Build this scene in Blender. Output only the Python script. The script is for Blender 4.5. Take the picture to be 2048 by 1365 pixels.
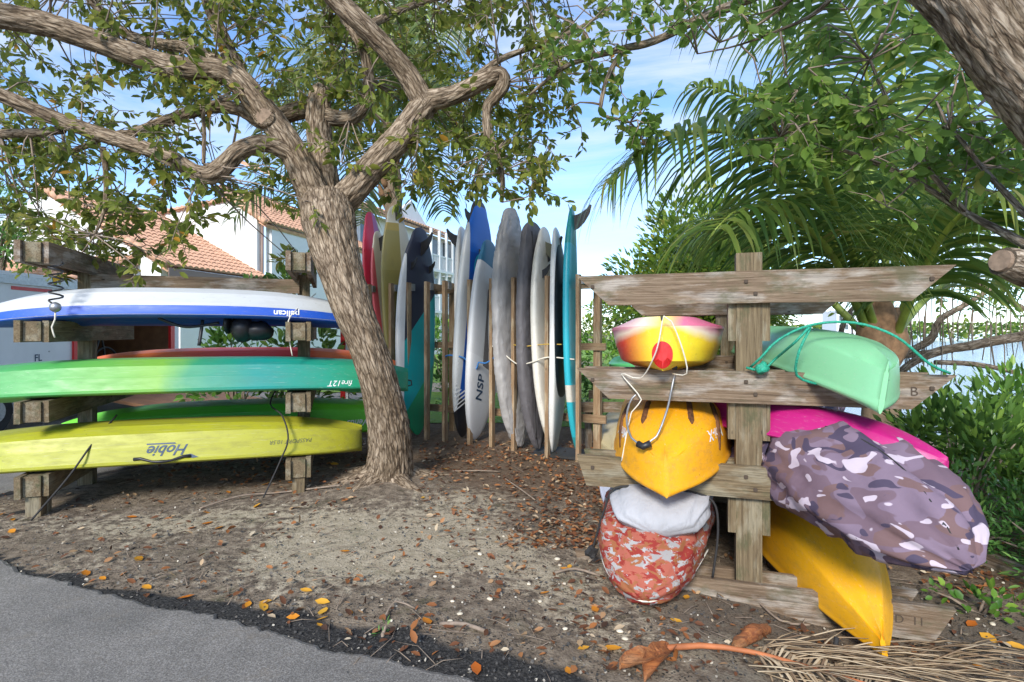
import bpy, bmesh, math, random
import numpy as np
from mathutils import Vector, Matrix, noise
from mathutils.bvhtree import BVHTree

R = math.radians
random.seed(7)
rng = np.random.default_rng(11)
for o in list(bpy.data.objects):
    bpy.data.objects.remove(o)
scene = bpy.context.scene
COL = scene.collection

# ------------------------------------------------------------------ camera
F, CX, HY, CAMH = 1137.8, 1024.0, 665.0, 1.4
cam = bpy.data.cameras.new('camera')
cam.lens = 20; cam.sensor_width = 36; cam.clip_end = 6000; cam.clip_start = 0.05
cam.shift_y = -0.0085
camo = bpy.data.objects.new('camera', cam); COL.objects.link(camo)
camo.location = (0, 0, CAMH); camo.rotation_euler = (R(90), 0, 0)
scene.camera = camo

# ------------------------------------------------------------------ sky, sun, exposure
SUN_EL, SUN_AZ = R(31), R(196)          # azimuth measured clockwise from +Y
world = bpy.data.worlds.new('World'); scene.world = world
world.use_nodes = True
nt = world.node_tree; nt.nodes.clear()
wo = nt.nodes.new('ShaderNodeOutputWorld'); bg = nt.nodes.new('ShaderNodeBackground')
sky = nt.nodes.new('ShaderNodeTexSky'); sky.sky_type = 'NISHITA'; sky.sun_disc = False
sky.sun_elevation = SUN_EL; sky.sun_rotation = SUN_AZ
sky.air_density = 1.0; sky.dust_density = 0.1; sky.ozone_density = 4.5; sky.altitude = 1500
tc = nt.nodes.new('ShaderNodeTexCoord'); mp = nt.nodes.new('ShaderNodeMapping')
mp.inputs['Rotation'].default_value = (0.25, 0.35, 0.5)
mp.inputs['Scale'].default_value = (1.3, 3.0, 6.5)
n1 = nt.nodes.new('ShaderNodeTexNoise'); n1.inputs['Scale'].default_value = 1.5
n1.inputs['Detail'].default_value = 9; n1.inputs['Roughness'].default_value = 0.62
n1.inputs['Distortion'].default_value = 0.5
cr = nt.nodes.new('ShaderNodeValToRGB')
cr.color_ramp.elements[0].position = 0.42; cr.color_ramp.elements[0].color = (0, 0, 0, 1)
cr.color_ramp.elements[1].position = 0.72; cr.color_ramp.elements[1].color = (1, 1, 1, 1)
mx = nt.nodes.new('ShaderNodeMix'); mx.data_type = 'RGBA'
mx.inputs[7].default_value = (3.3, 3.5, 3.8, 1)
nt.links.new(tc.outputs['Generated'], mp.inputs['Vector'])
nt.links.new(mp.outputs[0], n1.inputs['Vector'])
nt.links.new(n1.outputs['Fac'], cr.inputs[0])
nt.links.new(cr.outputs[0], mx.inputs[0])
nt.links.new(sky.outputs[0], mx.inputs[6])
nt.links.new(mx.outputs[2], bg.inputs[0])
bg.inputs[1].default_value = 0.088
nt.links.new(bg.outputs[0], wo.inputs[0])
sl = bpy.data.lights.new('sun', 'SUN'); sl.energy = 1.4; sl.angle = R(14); sl.color = (1, 0.95, 0.87)
so = bpy.data.objects.new('sun', sl); COL.objects.link(so)
sd = Vector((math.sin(SUN_AZ)*math.cos(SUN_EL), math.cos(SUN_AZ)*math.cos(SUN_EL), math.sin(SUN_EL)))
so.rotation_euler = sd.to_track_quat('Z', 'Y').to_euler()
so.location = (0, 0, 30)
vs = scene.view_settings
vs.view_transform = 'Standard'; vs.look = 'None'; vs.exposure = 1.82; vs.gamma = 1
scene.render.engine = 'CYCLES'

# ------------------------------------------------------------------ helpers
def P(px, py, d):
    return Vector(((px-CX)/F*d, d, CAMH-(py-HY)/F*d))
def ss(a, b, x):
    t = min(1, max(0, (x-a)/(b-a))); return t*t*(3-2*t)
def lerp(a, b, t): return a+(b-a)*t
def interp(xs, ys, x):
    return float(np.interp(x, xs, ys))

E1 = [(-60, 4.4), (-4.6, 4.4), (-4.1, 4.05), (-3.22, 3.56), (-2.9, 3.36), (-2.12, 3.03), (-1.35, 2.77), (-.86, 2.55), (-.05, 2.26), (1, 1.85), (3, 1.1), (6, .3), (60, -20)]
E2 = [(4.4, -4.6), (4.7, -4.62), (5.0, -4.45), (5.7, -4.15), (7.5, -3.2), (12, -2.6), (14, -2.6)]
def edge_front(x): return interp([p[0] for p in E1], [p[1] for p in E1], x)
def edge_back(y): return interp([p[0] for p in E2], [p[1] for p in E2], y)
def on_asphalt(x, y):
    return y < edge_front(x) or (4.4 <= y <= 14 and x < edge_back(y))
TREE = Vector((-1.16, 5.31, 0))
def gz(x, y):
    z = -.08*ss(-.3, .6, x) - .17*ss(.6, 2.3, x) - .25*ss(3, 7, x)
    z += -3.2*ss(0, 5, x-.42*y)*ss(10, 17, y)
    if y > 14: z += 0.0
    r2 = (x-TREE.x)**2+(y-TREE.y)**2
    z += .07*math.exp(-r2/.5)
    m = 1.0
    if -5 < x < 6 and y < 12:
        m = ss(0, .35, y-edge_front(x))
        if x < -2: m *= ss(0, .35, x-edge_back(y) if y > 4.4 else 1)
        z += m*(.022*noise.noise((x*1.1, y*1.1, 3.3)) + .010*noise.noise((x*4, y*4, 1)) + .006*noise.noise((x*11, y*11, 5)))
        z -= (1-m)*.012
    return z
def G(px, py, zg=None):
    d = CAMH*F/(py-HY)
    for _ in range(4):
        x = (px-CX)/F*d
        d = (CAMH-gz(x, d))*F/(py-HY)
    x = (px-CX)/F*d
    return Vector((x, d, gz(x, d)))

# ---- materials
def newmat(name):
    m = bpy.data.materials.new(name); m.use_nodes = True
    n = m.node_tree; b = n.nodes['Principled BSDF']
    return m, n, b
def nd(n, t, **kw):
    x = n.nodes.new(t)
    for k, v in kw.items():
        if k in x.inputs: x.inputs[k].default_value = v
        else: setattr(x, k, v)
    return x
def ramp(n, stops, interp_='LINEAR'):
    r = n.nodes.new('ShaderNodeValToRGB'); cr = r.color_ramp; cr.interpolation = interp_
    while len(cr.elements) < len(stops): cr.elements.new(0.5)
    for e, (p, c) in zip(cr.elements, stops):
        e.position = p; e.color = (*c, 1) if len(c) == 3 else c
    return r
def mixc(n, fac, a, b, mode='MIX'):
    x = n.nodes.new('ShaderNodeMix'); x.data_type = 'RGBA'; x.blend_type = mode
    for sock, v in ((0, fac), (6, a), (7, b)):
        if isinstance(v, (int, float)): x.inputs[sock].default_value = v
        elif isinstance(v, tuple): x.inputs[sock].default_value = (*v, 1) if len(v) == 3 else v
        else: n.links.new(v, x.inputs[sock])
    return x.outputs[2]
def objcoord(n, scale=(1, 1, 1), rnd=False, kind='Object', rot=(0, 0, 0)):
    t = n.nodes.new('ShaderNodeTexCoord'); m = n.nodes.new('ShaderNodeMapping')
    m.inputs['Scale'].default_value = scale; m.inputs['Rotation'].default_value = rot
    n.links.new(t.outputs[kind], m.inputs[0])
    if rnd:
        oi = n.nodes.new('ShaderNodeObjectInfo'); mul = n.nodes.new('ShaderNodeMath'); mul.operation = 'MULTIPLY'
        mul.inputs[1].default_value = 40; n.links.new(oi.outputs['Random'], mul.inputs[0])
        n.links.new(mul.outputs[0], m.inputs['Location'])
    return m.outputs[0]
def bump(n, b, h, strength=.4, dist=.01):
    x = nd(n, 'ShaderNodeBump'); x.inputs['Strength'].default_value = strength; x.inputs['Distance'].default_value = dist
    n.links.new(h, x.inputs['Height']); n.links.new(x.outputs[0], b.inputs['Normal'])
def noise_n(n, vec, scale, detail=4, rough=.55, dist=0):
    x = nd(n, 'ShaderNodeTexNoise', Scale=scale, Detail=detail, Roughness=rough, Distortion=dist)
    if vec is not None: n.links.new(vec, x.inputs['Vector'])
    return x.outputs['Fac']
def plain(name, col, rough=.5, metal=0, spec=.5, var=0.0, scale=20, bmp=0):
    m, n, b = newmat(name)
    b.inputs['Roughness'].default_value = rough; b.inputs['Metallic'].default_value = metal
    b.inputs['Specular IOR Level'].default_value = spec
    f = noise_n(n, objcoord(n), scale, 5)
    dark = tuple(c*(1-var) for c in col); lite = tuple(min(1, c*(1+var*.6)) for c in col)
    r = ramp(n, [(.3, dark), (.7, lite)]); n.links.new(f, r.inputs[0]); n.links.new(r.outputs[0], b.inputs['Base Color'])
    if bmp: bump(n, b, f, bmp, .005)
    return m

def mat_wood(name, c1, c2, moss=.25, gray=(.36, .33, .28)):
    m, n, b = newmat(name)
    v = objcoord(n, (1.3, 34, 34), True)
    g = noise_n(n, v, 2.2, 7, .72, .9)
    r = ramp(n, [(.3, tuple(q*.45 for q in c1)), (.42, c1), (.55, tuple((a+b_)/2 for a, b_ in zip(c1, c2))), (.7, c2)])
    n.links.new(g, r.inputs[0])
    v2 = objcoord(n, (1.2, 4, 4), True)
    p = noise_n(n, v2, 2.5, 5, .6)
    rp = ramp(n, [(.5, (0, 0, 0)), (.62, (1, 1, 1))]); n.links.new(p, rp.inputs[0])
    rg = ramp(n, [(.32, tuple(q*.4 for q in gray)), (.5, gray), (.7, tuple(q*1.25 for q in gray))]); n.links.new(g, rg.inputs[0])
    c = mixc(n, rp.outputs[0], r.outputs[0], rg.outputs[0])
    v3 = objcoord(n, (1.6, 3, 3), True, rot=(.3, .2, .5))
    q = noise_n(n, v3, 3.1, 6, .65)
    rq = ramp(n, [(.52, (0, 0, 0)), (.66, (moss*2.6,)*3)]); n.links.new(q, rq.inputs[0])
    c = mixc(n, rq.outputs[0], c, (.085, .085, .04))
    # knots / dark specks
    w = nd(n, 'ShaderNodeTexVoronoi', Scale=3.0); n.links.new(objcoord(n, (1.2, 3, 3), True), w.inputs['Vector'])
    rk = ramp(n, [(.035, (1, 1, 1)), (.07, (0, 0, 0))]); n.links.new(w.outputs['Distance'], rk.inputs[0])
    c = mixc(n, rk.outputs[0], c, (.05, .035, .025))
    n.links.new(c, b.inputs['Base Color']); b.inputs['Roughness'].default_value = .85
    bump(n, b, g, .9, .008)
    return m

def mat_leaf(name, stops, trans=.35, rough=.45):
    m, n, b = newmat(name)
    a = nd(n, 'ShaderNodeAttribute', attribute_name='rnd')
    r = ramp(n, stops); n.links.new(a.outputs['Fac'], r.inputs[0])
    n.links.new(r.outputs[0], b.inputs['Base Color']); b.inputs['Roughness'].default_value = rough
    b.inputs['Specular IOR Level'].default_value = .35
    t = nd(n, 'ShaderNodeBsdfTranslucent'); br = nd(n, 'ShaderNodeBrightContrast'); 
    br.inputs['Bright'].default_value = .03
    n.links.new(r.outputs[0], br.inputs[0]); n.links.new(br.outputs[0], t.inputs[0])
    ms = nd(n, 'ShaderNodeMixShader'); ms.inputs[0].default_value = trans
    n.links.new(b.outputs[0], ms.inputs[1]); n.links.new(t.outputs[0], ms.inputs[2])
    n.links.new(ms.outputs[0], n.nodes['Material Output'].inputs[0])
    return m

def mat_bark(name, c1, c2, c3):
    m, n, b = newmat(name)
    a = nd(n, 'ShaderNodeAttribute', attribute_name='bark')
    mp_ = nd(n, 'ShaderNodeMapping'); mp_.inputs['Scale'].default_value = (62, 62, 9)
    n.links.new(a.outputs['Vector'], mp_.inputs[0])
    f = noise_n(n, mp_.outputs[0], 1.0, 6, .65, .8)
    mp2 = nd(n, 'ShaderNodeMapping'); mp2.inputs['Scale'].default_value = (5, 5, 2.5)
    n.links.new(a.outputs['Vector'], mp2.inputs[0])
    g = noise_n(n, mp2.outputs[0], 1.0, 4)
    r = ramp(n, [(.38, c1), (.49, c2), (.62, c3)]); n.links.new(f, r.inputs[0])
    r2 = ramp(n, [(.35, (.72, .68, .62)), (.65, (1.12, 1.1, 1.08))]); n.links.new(g, r2.inputs[0])
    c = mixc(n, 1.0, r.outputs[0], r2.outputs[0], 'MULTIPLY')
    mp3 = nd(n, 'ShaderNodeMapping'); mp3.inputs['Scale'].default_value = (30, 30, 6); n.links.new(a.outputs['Vector'], mp3.inputs[0])
    wv = nd(n, 'ShaderNodeTexNoise', Scale=1.3, Detail=3); n.links.new(mp3.outputs[0], wv.inputs['Vector'])
    va = nd(n, 'ShaderNodeVectorMath', operation='MULTIPLY_ADD'); va.inputs[1].default_value = (1.1,)*3; n.links.new(wv.outputs['Color'], va.inputs[0]); n.links.new(mp3.outputs[0], va.inputs[2])
    vor = nd(n, 'ShaderNodeTexVoronoi', feature='DISTANCE_TO_EDGE', Scale=1.0); n.links.new(va.outputs[0], vor.inputs['Vector'])
    rv_n = ramp(n, [(.0, (.42, .39, .36)), (.13, (1, 1, 1)), (.5, (1.1, 1.09, 1.07))]); n.links.new(vor.outputs['Distance'], rv_n.inputs[0])
    c = mixc(n, 1.0, c, rv_n.outputs[0], 'MULTIPLY')
    hsum = nd(n, 'ShaderNodeMath', operation='MULTIPLY_ADD'); hsum.inputs[1].default_value = .6; n.links.new(rv_n.outputs[0], hsum.inputs[0]); n.links.new(f, hsum.inputs[2]); f = hsum.outputs[0]
    n.links.new(c, b.inputs['Base Color']); b.inputs['Roughness'].default_value = .9
    b.inputs['Specular IOR Level'].default_value = .2
    bump(n, b, f, .9, .012)
    return m

def mat_plastic(name, stops, axis='X', L=3.2, rough=.38, dirt=.25, jitter=.12):
    """moulded plastic, colours along a local axis; stops in -1..1 of the half length"""
    m, n, b = newmat(name)
    t = nd(n, 'ShaderNodeTexCoord'); s = nd(n, 'ShaderNodeSeparateXYZ'); n.links.new(t.outputs['Object'], s.inputs[0])
    mr = nd(n, 'ShaderNodeMapRange'); mr.inputs[1].default_value = -L/2; mr.inputs[2].default_value = L/2
    nz = noise_n(n, t.outputs['Object'], 2.2, 4, .6)
    ad = nd(n, 'ShaderNodeMath', operation='MULTIPLY_ADD'); ad.inputs[1].default_value = jitter*2*L; 
    n.links.new(nz, ad.inputs[0])
    sb = nd(n, 'ShaderNodeMath', operation='SUBTRACT'); sb.inputs[1].default_value = jitter*L
    n.links.new(s.outputs[axis], ad.inputs[2]); n.links.new(ad.outputs[0], sb.inputs[0])
    n.links.new(sb.outputs[0], mr.inputs[0])
    r = ramp(n, [((p+1)/2, c) for p, c in stops]); n.links.new(mr.outputs[0], r.inputs[0])
    d = noise_n(n, objcoord(n, (1, 4, 4)), 5, 7, .7)
    rd = ramp(n, [(.48, (0, 0, 0)), (.75, (dirt*1.3,)*3)]); n.links.new(d, rd.inputs[0])
    c = mixc(n, rd.outputs[0], r.outputs[0], (.10, .085, .06))
    scr = noise_n(n, objcoord(n, (1.2, 55, 55), rot=(0, .05, .06)), 2.0, 5, .7)
    rsc = ramp(n, [(.58, (0, 0, 0)), (.72, (.28,)*3)]); n.links.new(scr, rsc.inputs[0])
    c = mixc(n, rsc.outputs[0], c, (.55, .53, .48))
    spt = noise_n(n, objcoord(n, (1, 2.5, 2.5)), 38, 3, .6); rsp = ramp(n, [(.66, (0, 0, 0)), (.74, (dirt*2.2,)*3)]); n.links.new(spt, rsp.inputs[0])
    c = mixc(n, rsp.outputs[0], c, (.07, .055, .04))
    n.links.new(c, b.inputs['Base Color'])
    rr = ramp(n, [(.3, (rough,)*3), (.8, (min(1, rough+.25),)*3)]); n.links.new(d, rr.inputs[0]); n.links.new(rr.outputs[0], b.inputs['Roughness'])
    f = noise_n(n, objcoord(n), 3.0, 2); bump(n, b, f, .12, .02)
    return m

def mat_camo(name, cols, scale=4.0, sharp=True, rough=.8, detail=1.2, stretch=(1, 1, 1), pix=0):
    """overlapping cloth camouflage blotches, first colour is the base"""
    m, n, b = newmat(name)
    v = objcoord(n, stretch)
    if pix:
        sn = nd(n, 'ShaderNodeVectorMath', operation='SNAP'); sn.inputs[1].default_value = (pix,)*3
        n.links.new(v, sn.inputs[0]); v = sn.outputs[0]
    c = cols[0][0]
    for i, (col, thr) in enumerate(cols):
        if i == 0: continue
        mpn = nd(n, 'ShaderNodeMapping'); mpn.inputs['Location'].default_value = (i*7.3, i*3.1, i*5.7)
        n.links.new(v, mpn.inputs[0])
        f = noise_n(n, mpn.outputs[0], scale*(1+.25*i), detail, .5, .9)
        rr = ramp(n, [(thr, (0, 0, 0)), (thr+.012, (1, 1, 1))]); n.links.new(f, rr.inputs[0])
        c = mixc(n, rr.outputs[0], c, col)
    n.links.new(c, b.inputs['Base Color']); b.inputs['Roughness'].default_value = rough
    b.inputs['Specular IOR Level'].default_value = .3
    w = noise_n(n, objcoord(n, (1, 2, 2)), 9, 4); bump(n, b, w, .35, .01)
    return m

M = {}
M['wood_old'] = mat_wood('weathered_timber', (.13, .085, .05), (.29, .215, .145), .25, (.34, .295, .245))
M['wood_moss'] = mat_wood('mossy_timber', (.12, .085, .045), (.26, .2, .115), .34, (.25, .215, .145))
M['wood_new'] = mat_wood('tan_timber', (.23, .14, .075), (.42, .29, .17), .08, (.4, .31, .2))
M['bark'] = mat_bark('bark', (.125, .092, .064), (.265, .205, .145), (.43, .355, .27))
M['bark_grey'] = mat_bark('grey_bark', (.125, .094, .068), (.27, .215, .158), (.43, .37, .30))
M['twig'] = plain('twig', (.26, .2, .15), .85, var=.35, scale=30)
M['cutwood'] = plain('cut_wood', (.27, .19, .13), .85, var=.4, scale=25)
M['leaf_main'] = mat_leaf('tree_leaf', [(0, (.10, .15, .022)), (.45, (.21, .26, .04)), (.75, (.33, .34, .06)), (.93, (.34, .31, .06)), (1, (.5, .26, .03))], .55)
M['leaf_right'] = mat_leaf('oval_leaf', [(0, (.1, .19, .03)), (.5, (.18, .3, .05)), (.85, (.3, .4, .08)), (1, (.4, .4, .08))], .58)
M['leaf_hedge'] = mat_leaf('hedge_leaf', [(0, (.05, .14, .02)), (.5, (.12, .26, .035)), (1, (.26, .42, .06))], .35, .35)
M['leaf_dark'] = mat_leaf('dark_shrub_leaf', [(0, (.05, .12, .025)), (.6, (.12, .23, .04)), (1, (.24, .38, .07))], .35, .3)
M['leaf_herb'] = mat_leaf('herb_leaf', [(0, (.06, .17, .04)), (.6, (.12, .27, .06)), (1, (.24, .4, .1))], .3, .45)
M['leaf_mang'] = mat_leaf('mangrove_leaf', [(0, (.08, .16, .025)), (.5, (.18, .3, .035)), (.85, (.33, .42, .06)), (1, (.45, .43, .09))], .35, .4)
M['palm'] = mat_leaf('palm_leaflet', [(0, (.06, .14, .025)), (.55, (.15, .24, .04)), (.9, (.28, .35, .07)), (1, (.3, .22, .07))], .5, .32)
M['palm_back'] = mat_leaf('pale_palm_leaflet', [(0, (.09, .15, .04)), (.5, (.2, .25, .08)), (1, (.42, .4, .17))], .35, .4)
M['palm_dry'] = mat_leaf('dry_leaflet', [(0, (.2, .13, .08)), (.5, (.42, .31, .19)), (1, (.6, .48, .32))], .15, .6)
M['petiole'] = plain('petiole', (.26, .34, .06), .4, var=.35, scale=6)
M['fibre'] = plain('fibre_sheath', (.33, .19, .10), .9, var=.45, scale=14, bmp=.6)
M['rachis_dry'] = plain('dry_rachis', (.40, .13, .045), .7, var=.35, scale=8)
M['palm_trunk'] = plain('palm_trunk', (.34, .25, .17), .9, var=.45, scale=9, bmp=.7)
M['coconut'] = plain('coconut', (.5, .36, .05), .45, var=.3, scale=6)
M['litter'] = mat_leaf('leaf_litter', [(0, (.05, .025, .015)), (.35, (.16, .06, .025)), (.7, (.32, .12, .035)), (.92, (.4, .27, .15)), (1, (.5, .42, .3))], .05, .7)
M['orange_leaf'] = mat_leaf('orange_leaf', [(0, (.45, .11, .015)), (.5, (.65, .26, .02)), (1, (.75, .42, .05))], .15, .5)
M['shell'] = plain('shell', (.7, .62, .48), .6, var=.3, scale=30)
M['rope_white'] = plain('white_rope', (.7, .66, .56), .8, var=.2, scale=90)
M['rope_green'] = plain('green_rope', (.02, .33, .21), .7, var=.5, scale=120)
M['rope_blue'] = plain('blue_rope', (.03, .16, .42), .7, var=.4, scale=120)
M['black'] = plain('black_plastic', (.018, .018, .02), .45, var=.3)
M['black_strap'] = plain('black_webbing', (.025, .024, .024), .8, var=.3, scale=80)
M['rubber'] = plain('tyre_rubber', (.03, .03, .03), .8, var=.3)
M['yellow_rope'] = plain('yellow_cord', (.55, .36, .06), .8, var=.3, scale=80)
M['galv'] = plain('galvanised_metal', (.4, .41, .42), .45, .8, var=.25, scale=30)
M['white_paint'] = plain('white_wall', (.78, .78, .77), .7, var=.05, scale=2)
M['trailer_white'] = plain('white_sheet_metal', (.74, .76, .78), .35, var=.06, scale=3)
M['red_paint'] = plain('red_paint', (.62, .02, .02), .4, var=.15)
M['glass'] = plain('window_glass', (.10, .13, .15), .08, var=.3, scale=2)
M['frame_dark'] = plain('bronze_frame', (.10, .09, .08), .5)
M['pipe'] = plain('brown_downspout', (.22, .15, .12), .5)
M['terracotta'] = plain('terracotta', (.62, .36, .23), .8, var=.3, scale=3.5)
M['dark_inside'] = plain('dark_interior', (.03, .03, .032), .8)
M['ply'] = plain('plywood', (.25, .12, .055), .6, var=.3, scale=5)
M['text_dark'] = plain('dark_lettering', (.02, .05, .1), .5)
M['text_white'] = plain('white_lettering', (.85, .85, .83), .5)
M['text_grey'] = plain('grey_lettering', (.09, .09, .05), .5)
M['carve'] = plain('carved_mark', (.07, .05, .035), .9)
M['beige'] = plain('beige_box', (.62, .52, .36), .6, var=.1)

# ---- object plumbing
def link(o, parent=None):
    COL.objects.link(o)
    if parent is not None: o.parent = parent
    return o
def tag(o, label=None, cat=None, group=None, kind=None):
    if label: o['label'] = label
    if cat: o['category'] = cat
    if group: o['group'] = group
    if kind: o['kind'] = kind
    return o
def empty(name, mat=None, label=None, cat=None, group=None):
    o = bpy.data.objects.new(name, None); COL.objects.link(o); o.empty_display_size = .1
    if mat is not None:
        o.matrix_basis = mat if isinstance(mat, Matrix) else Matrix.Translation(mat)
    return tag(o, label, cat, group)
def mesh(name, verts, faces, mat, parent=None, smooth=False, sharp=None, basis=None):
    me = bpy.data.meshes.new(name); me.from_pydata([tuple(v) for v in verts], [], faces); me.update()
    if mat is not None: me.materials.append(mat)
    if smooth:
        me.polygons.foreach_set('use_smooth', [True]*len(me.polygons))
        if sharp: me.set_sharp_from_angle(angle=R(sharp))
    o = bpy.data.objects.new(name, me); link(o, parent)
    if basis is not None: o.matrix_basis = basis
    return o
def bm_obj(name, bm, mat, parent=None, smooth=False, sharp=None, basis=None):
    bmesh.ops.recalc_face_normals(bm, faces=bm.faces)
    me = bpy.data.meshes.new(name); bm.to_mesh(me); bm.free()
    me.materials.append(mat)
    if smooth:
        me.polygons.foreach_set('use_smooth', [True]*len(me.polygons))
        if sharp: me.set_sharp_from_angle(angle=R(sharp))
    o = bpy.data.objects.new(name, me); link(o, parent)
    if basis is not None: o.matrix_basis = basis
    return o
def inv(parent): return parent.matrix_basis.inverted() if parent is not None else Matrix.Identity(4)

def frame(x, z=Vector((0, 0, 1)), loc=Vector()):
    x = x.normalized(); y = z.cross(x)
    if y.length < 1e-5: y = Vector((0, 1, 0)).cross(x)
    y.normalize(); z = x.cross(y)
    m = Matrix((x, y, z)).transposed().to_4x4(); m.translation = loc
    return m

def plank(name, p0, p1, w, h, parent, mat, cut=0, cut0=0, bev=.006, up=Vector((0, 0, 1)), rough=True):
    """board from p0 to p1 (world): w across, h tall; cut = slanted ends, shortening the lower edge"""
    p0, p1 = Vector(p0), Vector(p1); L = (p1-p0).length
    W = frame(p1-p0, up, (p0+p1)/2)
    bm = bmesh.new()
    n = max(2, int(L/.12)) if rough else 1
    rings = []
    ph = random.random()*50
    for i in range(n+1):
        x = -L/2+L*i/n
        ring = []
        for (sy, sz) in ((-1, -1), (1, -1), (1, 1), (-1, 1)):
            xx = x
            if sz < 0:
                if i == n: xx -= cut
                if i == 0: xx += cut0
                if 0 < i < n: xx = max(min(xx, L/2-cut-.02), -L/2+cut0+.02)
            k = .003 if rough else 0
            ring.append(bm.verts.new((xx, sy*w/2+k*noise.noise((x*2+ph, sy*3, sz*5)), sz*h/2+k*noise.noise((x*2+ph, sy*7, sz*2)))))
        rings.append(ring)
    for a, b in zip(rings, rings[1:]):
        for k in range(4):
            bm.faces.new((a[k], a[(k+1) % 4], b[(k+1) % 4], b[k]))
    bm.faces.new(rings[0][::-1]); bm.faces.new(rings[-1])
    if bev:
        es = [e for e in bm.edges if len(e.link_faces) == 2 and e.calc_face_angle(0) > .6]
        bmesh.ops.bevel(bm, geom=es, offset=bev, segments=1, affect='EDGES')
    return bm_obj(name, bm, mat, parent, basis=inv(parent) @ W)

def box(name, c, s, mat, parent=None, basis=None, bev=0):
    """box with centre c and size s in the parent's local frame (basis: extra matrix)"""
    bm = bmesh.new(); bmesh.ops.create_cube(bm, size=1)
    for v in bm.verts: v.co = Vector((v.co.x*s[0], v.co.y*s[1], v.co.z*s[2]))
    if bev: bmesh.ops.bevel(bm, geom=list(bm.edges), offset=bev, segments=2, affect='EDGES')
    b = Matrix.Translation(c)
    if basis is not None: b = basis @ b
    return bm_obj(name, bm, mat, parent, basis=b)

def catmull(pts, rad, step):
    P_, R_ = [], []
    n = len(pts)
    for i in range(n-1):
        p0 = pts[max(0, i-1)]; p1 = pts[i]; p2 = pts[i+1]; p3 = pts[min(n-1, i+2)]
        seg = max(1, int((p2-p1).length/step))
        for k in range(seg):
            t = k/seg
            P_.append(.5*((2*p1)+(p2-p0)*t+(2*p0-5*p1+4*p2-p3)*t*t+(3*p1-p0-3*p2+p3)*t**3))
            R_.append(lerp(rad[i], rad[i+1], t))
    P_.append(pts[-1].copy()); R_.append(rad[-1])
    return P_, R_

def tube_data(pts, rad, sides=8, step=.1, rough=0.0, seed=0, cap=True):
    pts, rad = catmull([Vector(p) for p in pts], rad, step)
    verts, faces, bark = [], [], []
    t0 = (pts[1]-pts[0]).normalized()
    nrm = t0.orthogonal().normalized(); s = 0
    for i, p in enumerate(pts):
        t = (pts[min(i+1, len(pts)-1)]-pts[max(i-1, 0)]).normalized()
        nrm = (nrm-t*nrm.dot(t)).normalized(); bn = t.cross(nrm)
        if i: s += (p-pts[i-1]).length
        r = rad[i]
        for k in range(sides):
            a = 2*math.pi*k/sides
            ca, sa = math.cos(a), math.sin(a)
            rr = r
            bk = (ca*max(r, .02)+seed*3.1, sa*max(r, .02), s)
            if rough:
                f = noise.noise((bk[0]*40, bk[1]*40, s*6.0))
                f2 = noise.noise((bk[0]*6+9, bk[1]*6, s*2.4))
                rr = r*(1+.10*f2)+rough*(1-2.2*abs(f))
            verts.append(p+(nrm*ca+bn*sa)*rr); bark.append(bk)
        if i:
            b = (i-1)*sides; c = i*sides
            for k in range(sides):
                k2 = (k+1) % sides
                faces.append((b+k, b+k2, c+k2, c+k))
    if cap:
        verts.append(pts[-1]); bark.append((0, 0, s)); c = len(verts)-1; b = (len(pts)-1)*sides
        for k in range(sides): faces.append((b+k, b+(k+1) % sides, c))
        verts.append(pts[0]); bark.append((0, 0, 0)); c = len(verts)-1
        for k in range(sides): faces.append(((k+1) % sides, k, c))
    return verts, faces, bark
def tubes(name, lst, mat, parent=None, smooth=True, barkattr=False):
    V, Fc, B = [], [], []
    for d in lst:
        v, f, b = d; o = len(V); V += v; B += b
        Fc += [tuple(i+o for i in q) for q in f]
    iv = inv(parent)
    o = mesh(name, [iv @ v for v in V], Fc, mat, parent, smooth)
    if barkattr:
        at = o.data.attributes.new('bark', 'FLOAT_VECTOR', 'POINT')
        at.data.foreach_set('vector', np.array(B, dtype=np.float32).ravel())
    return o
def rope(name, pts, r, mat, parent=None, sides=6, step=.04):
    return tubes(name, [tube_data(pts, [r]*len(pts), sides, step)], mat, parent)

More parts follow.
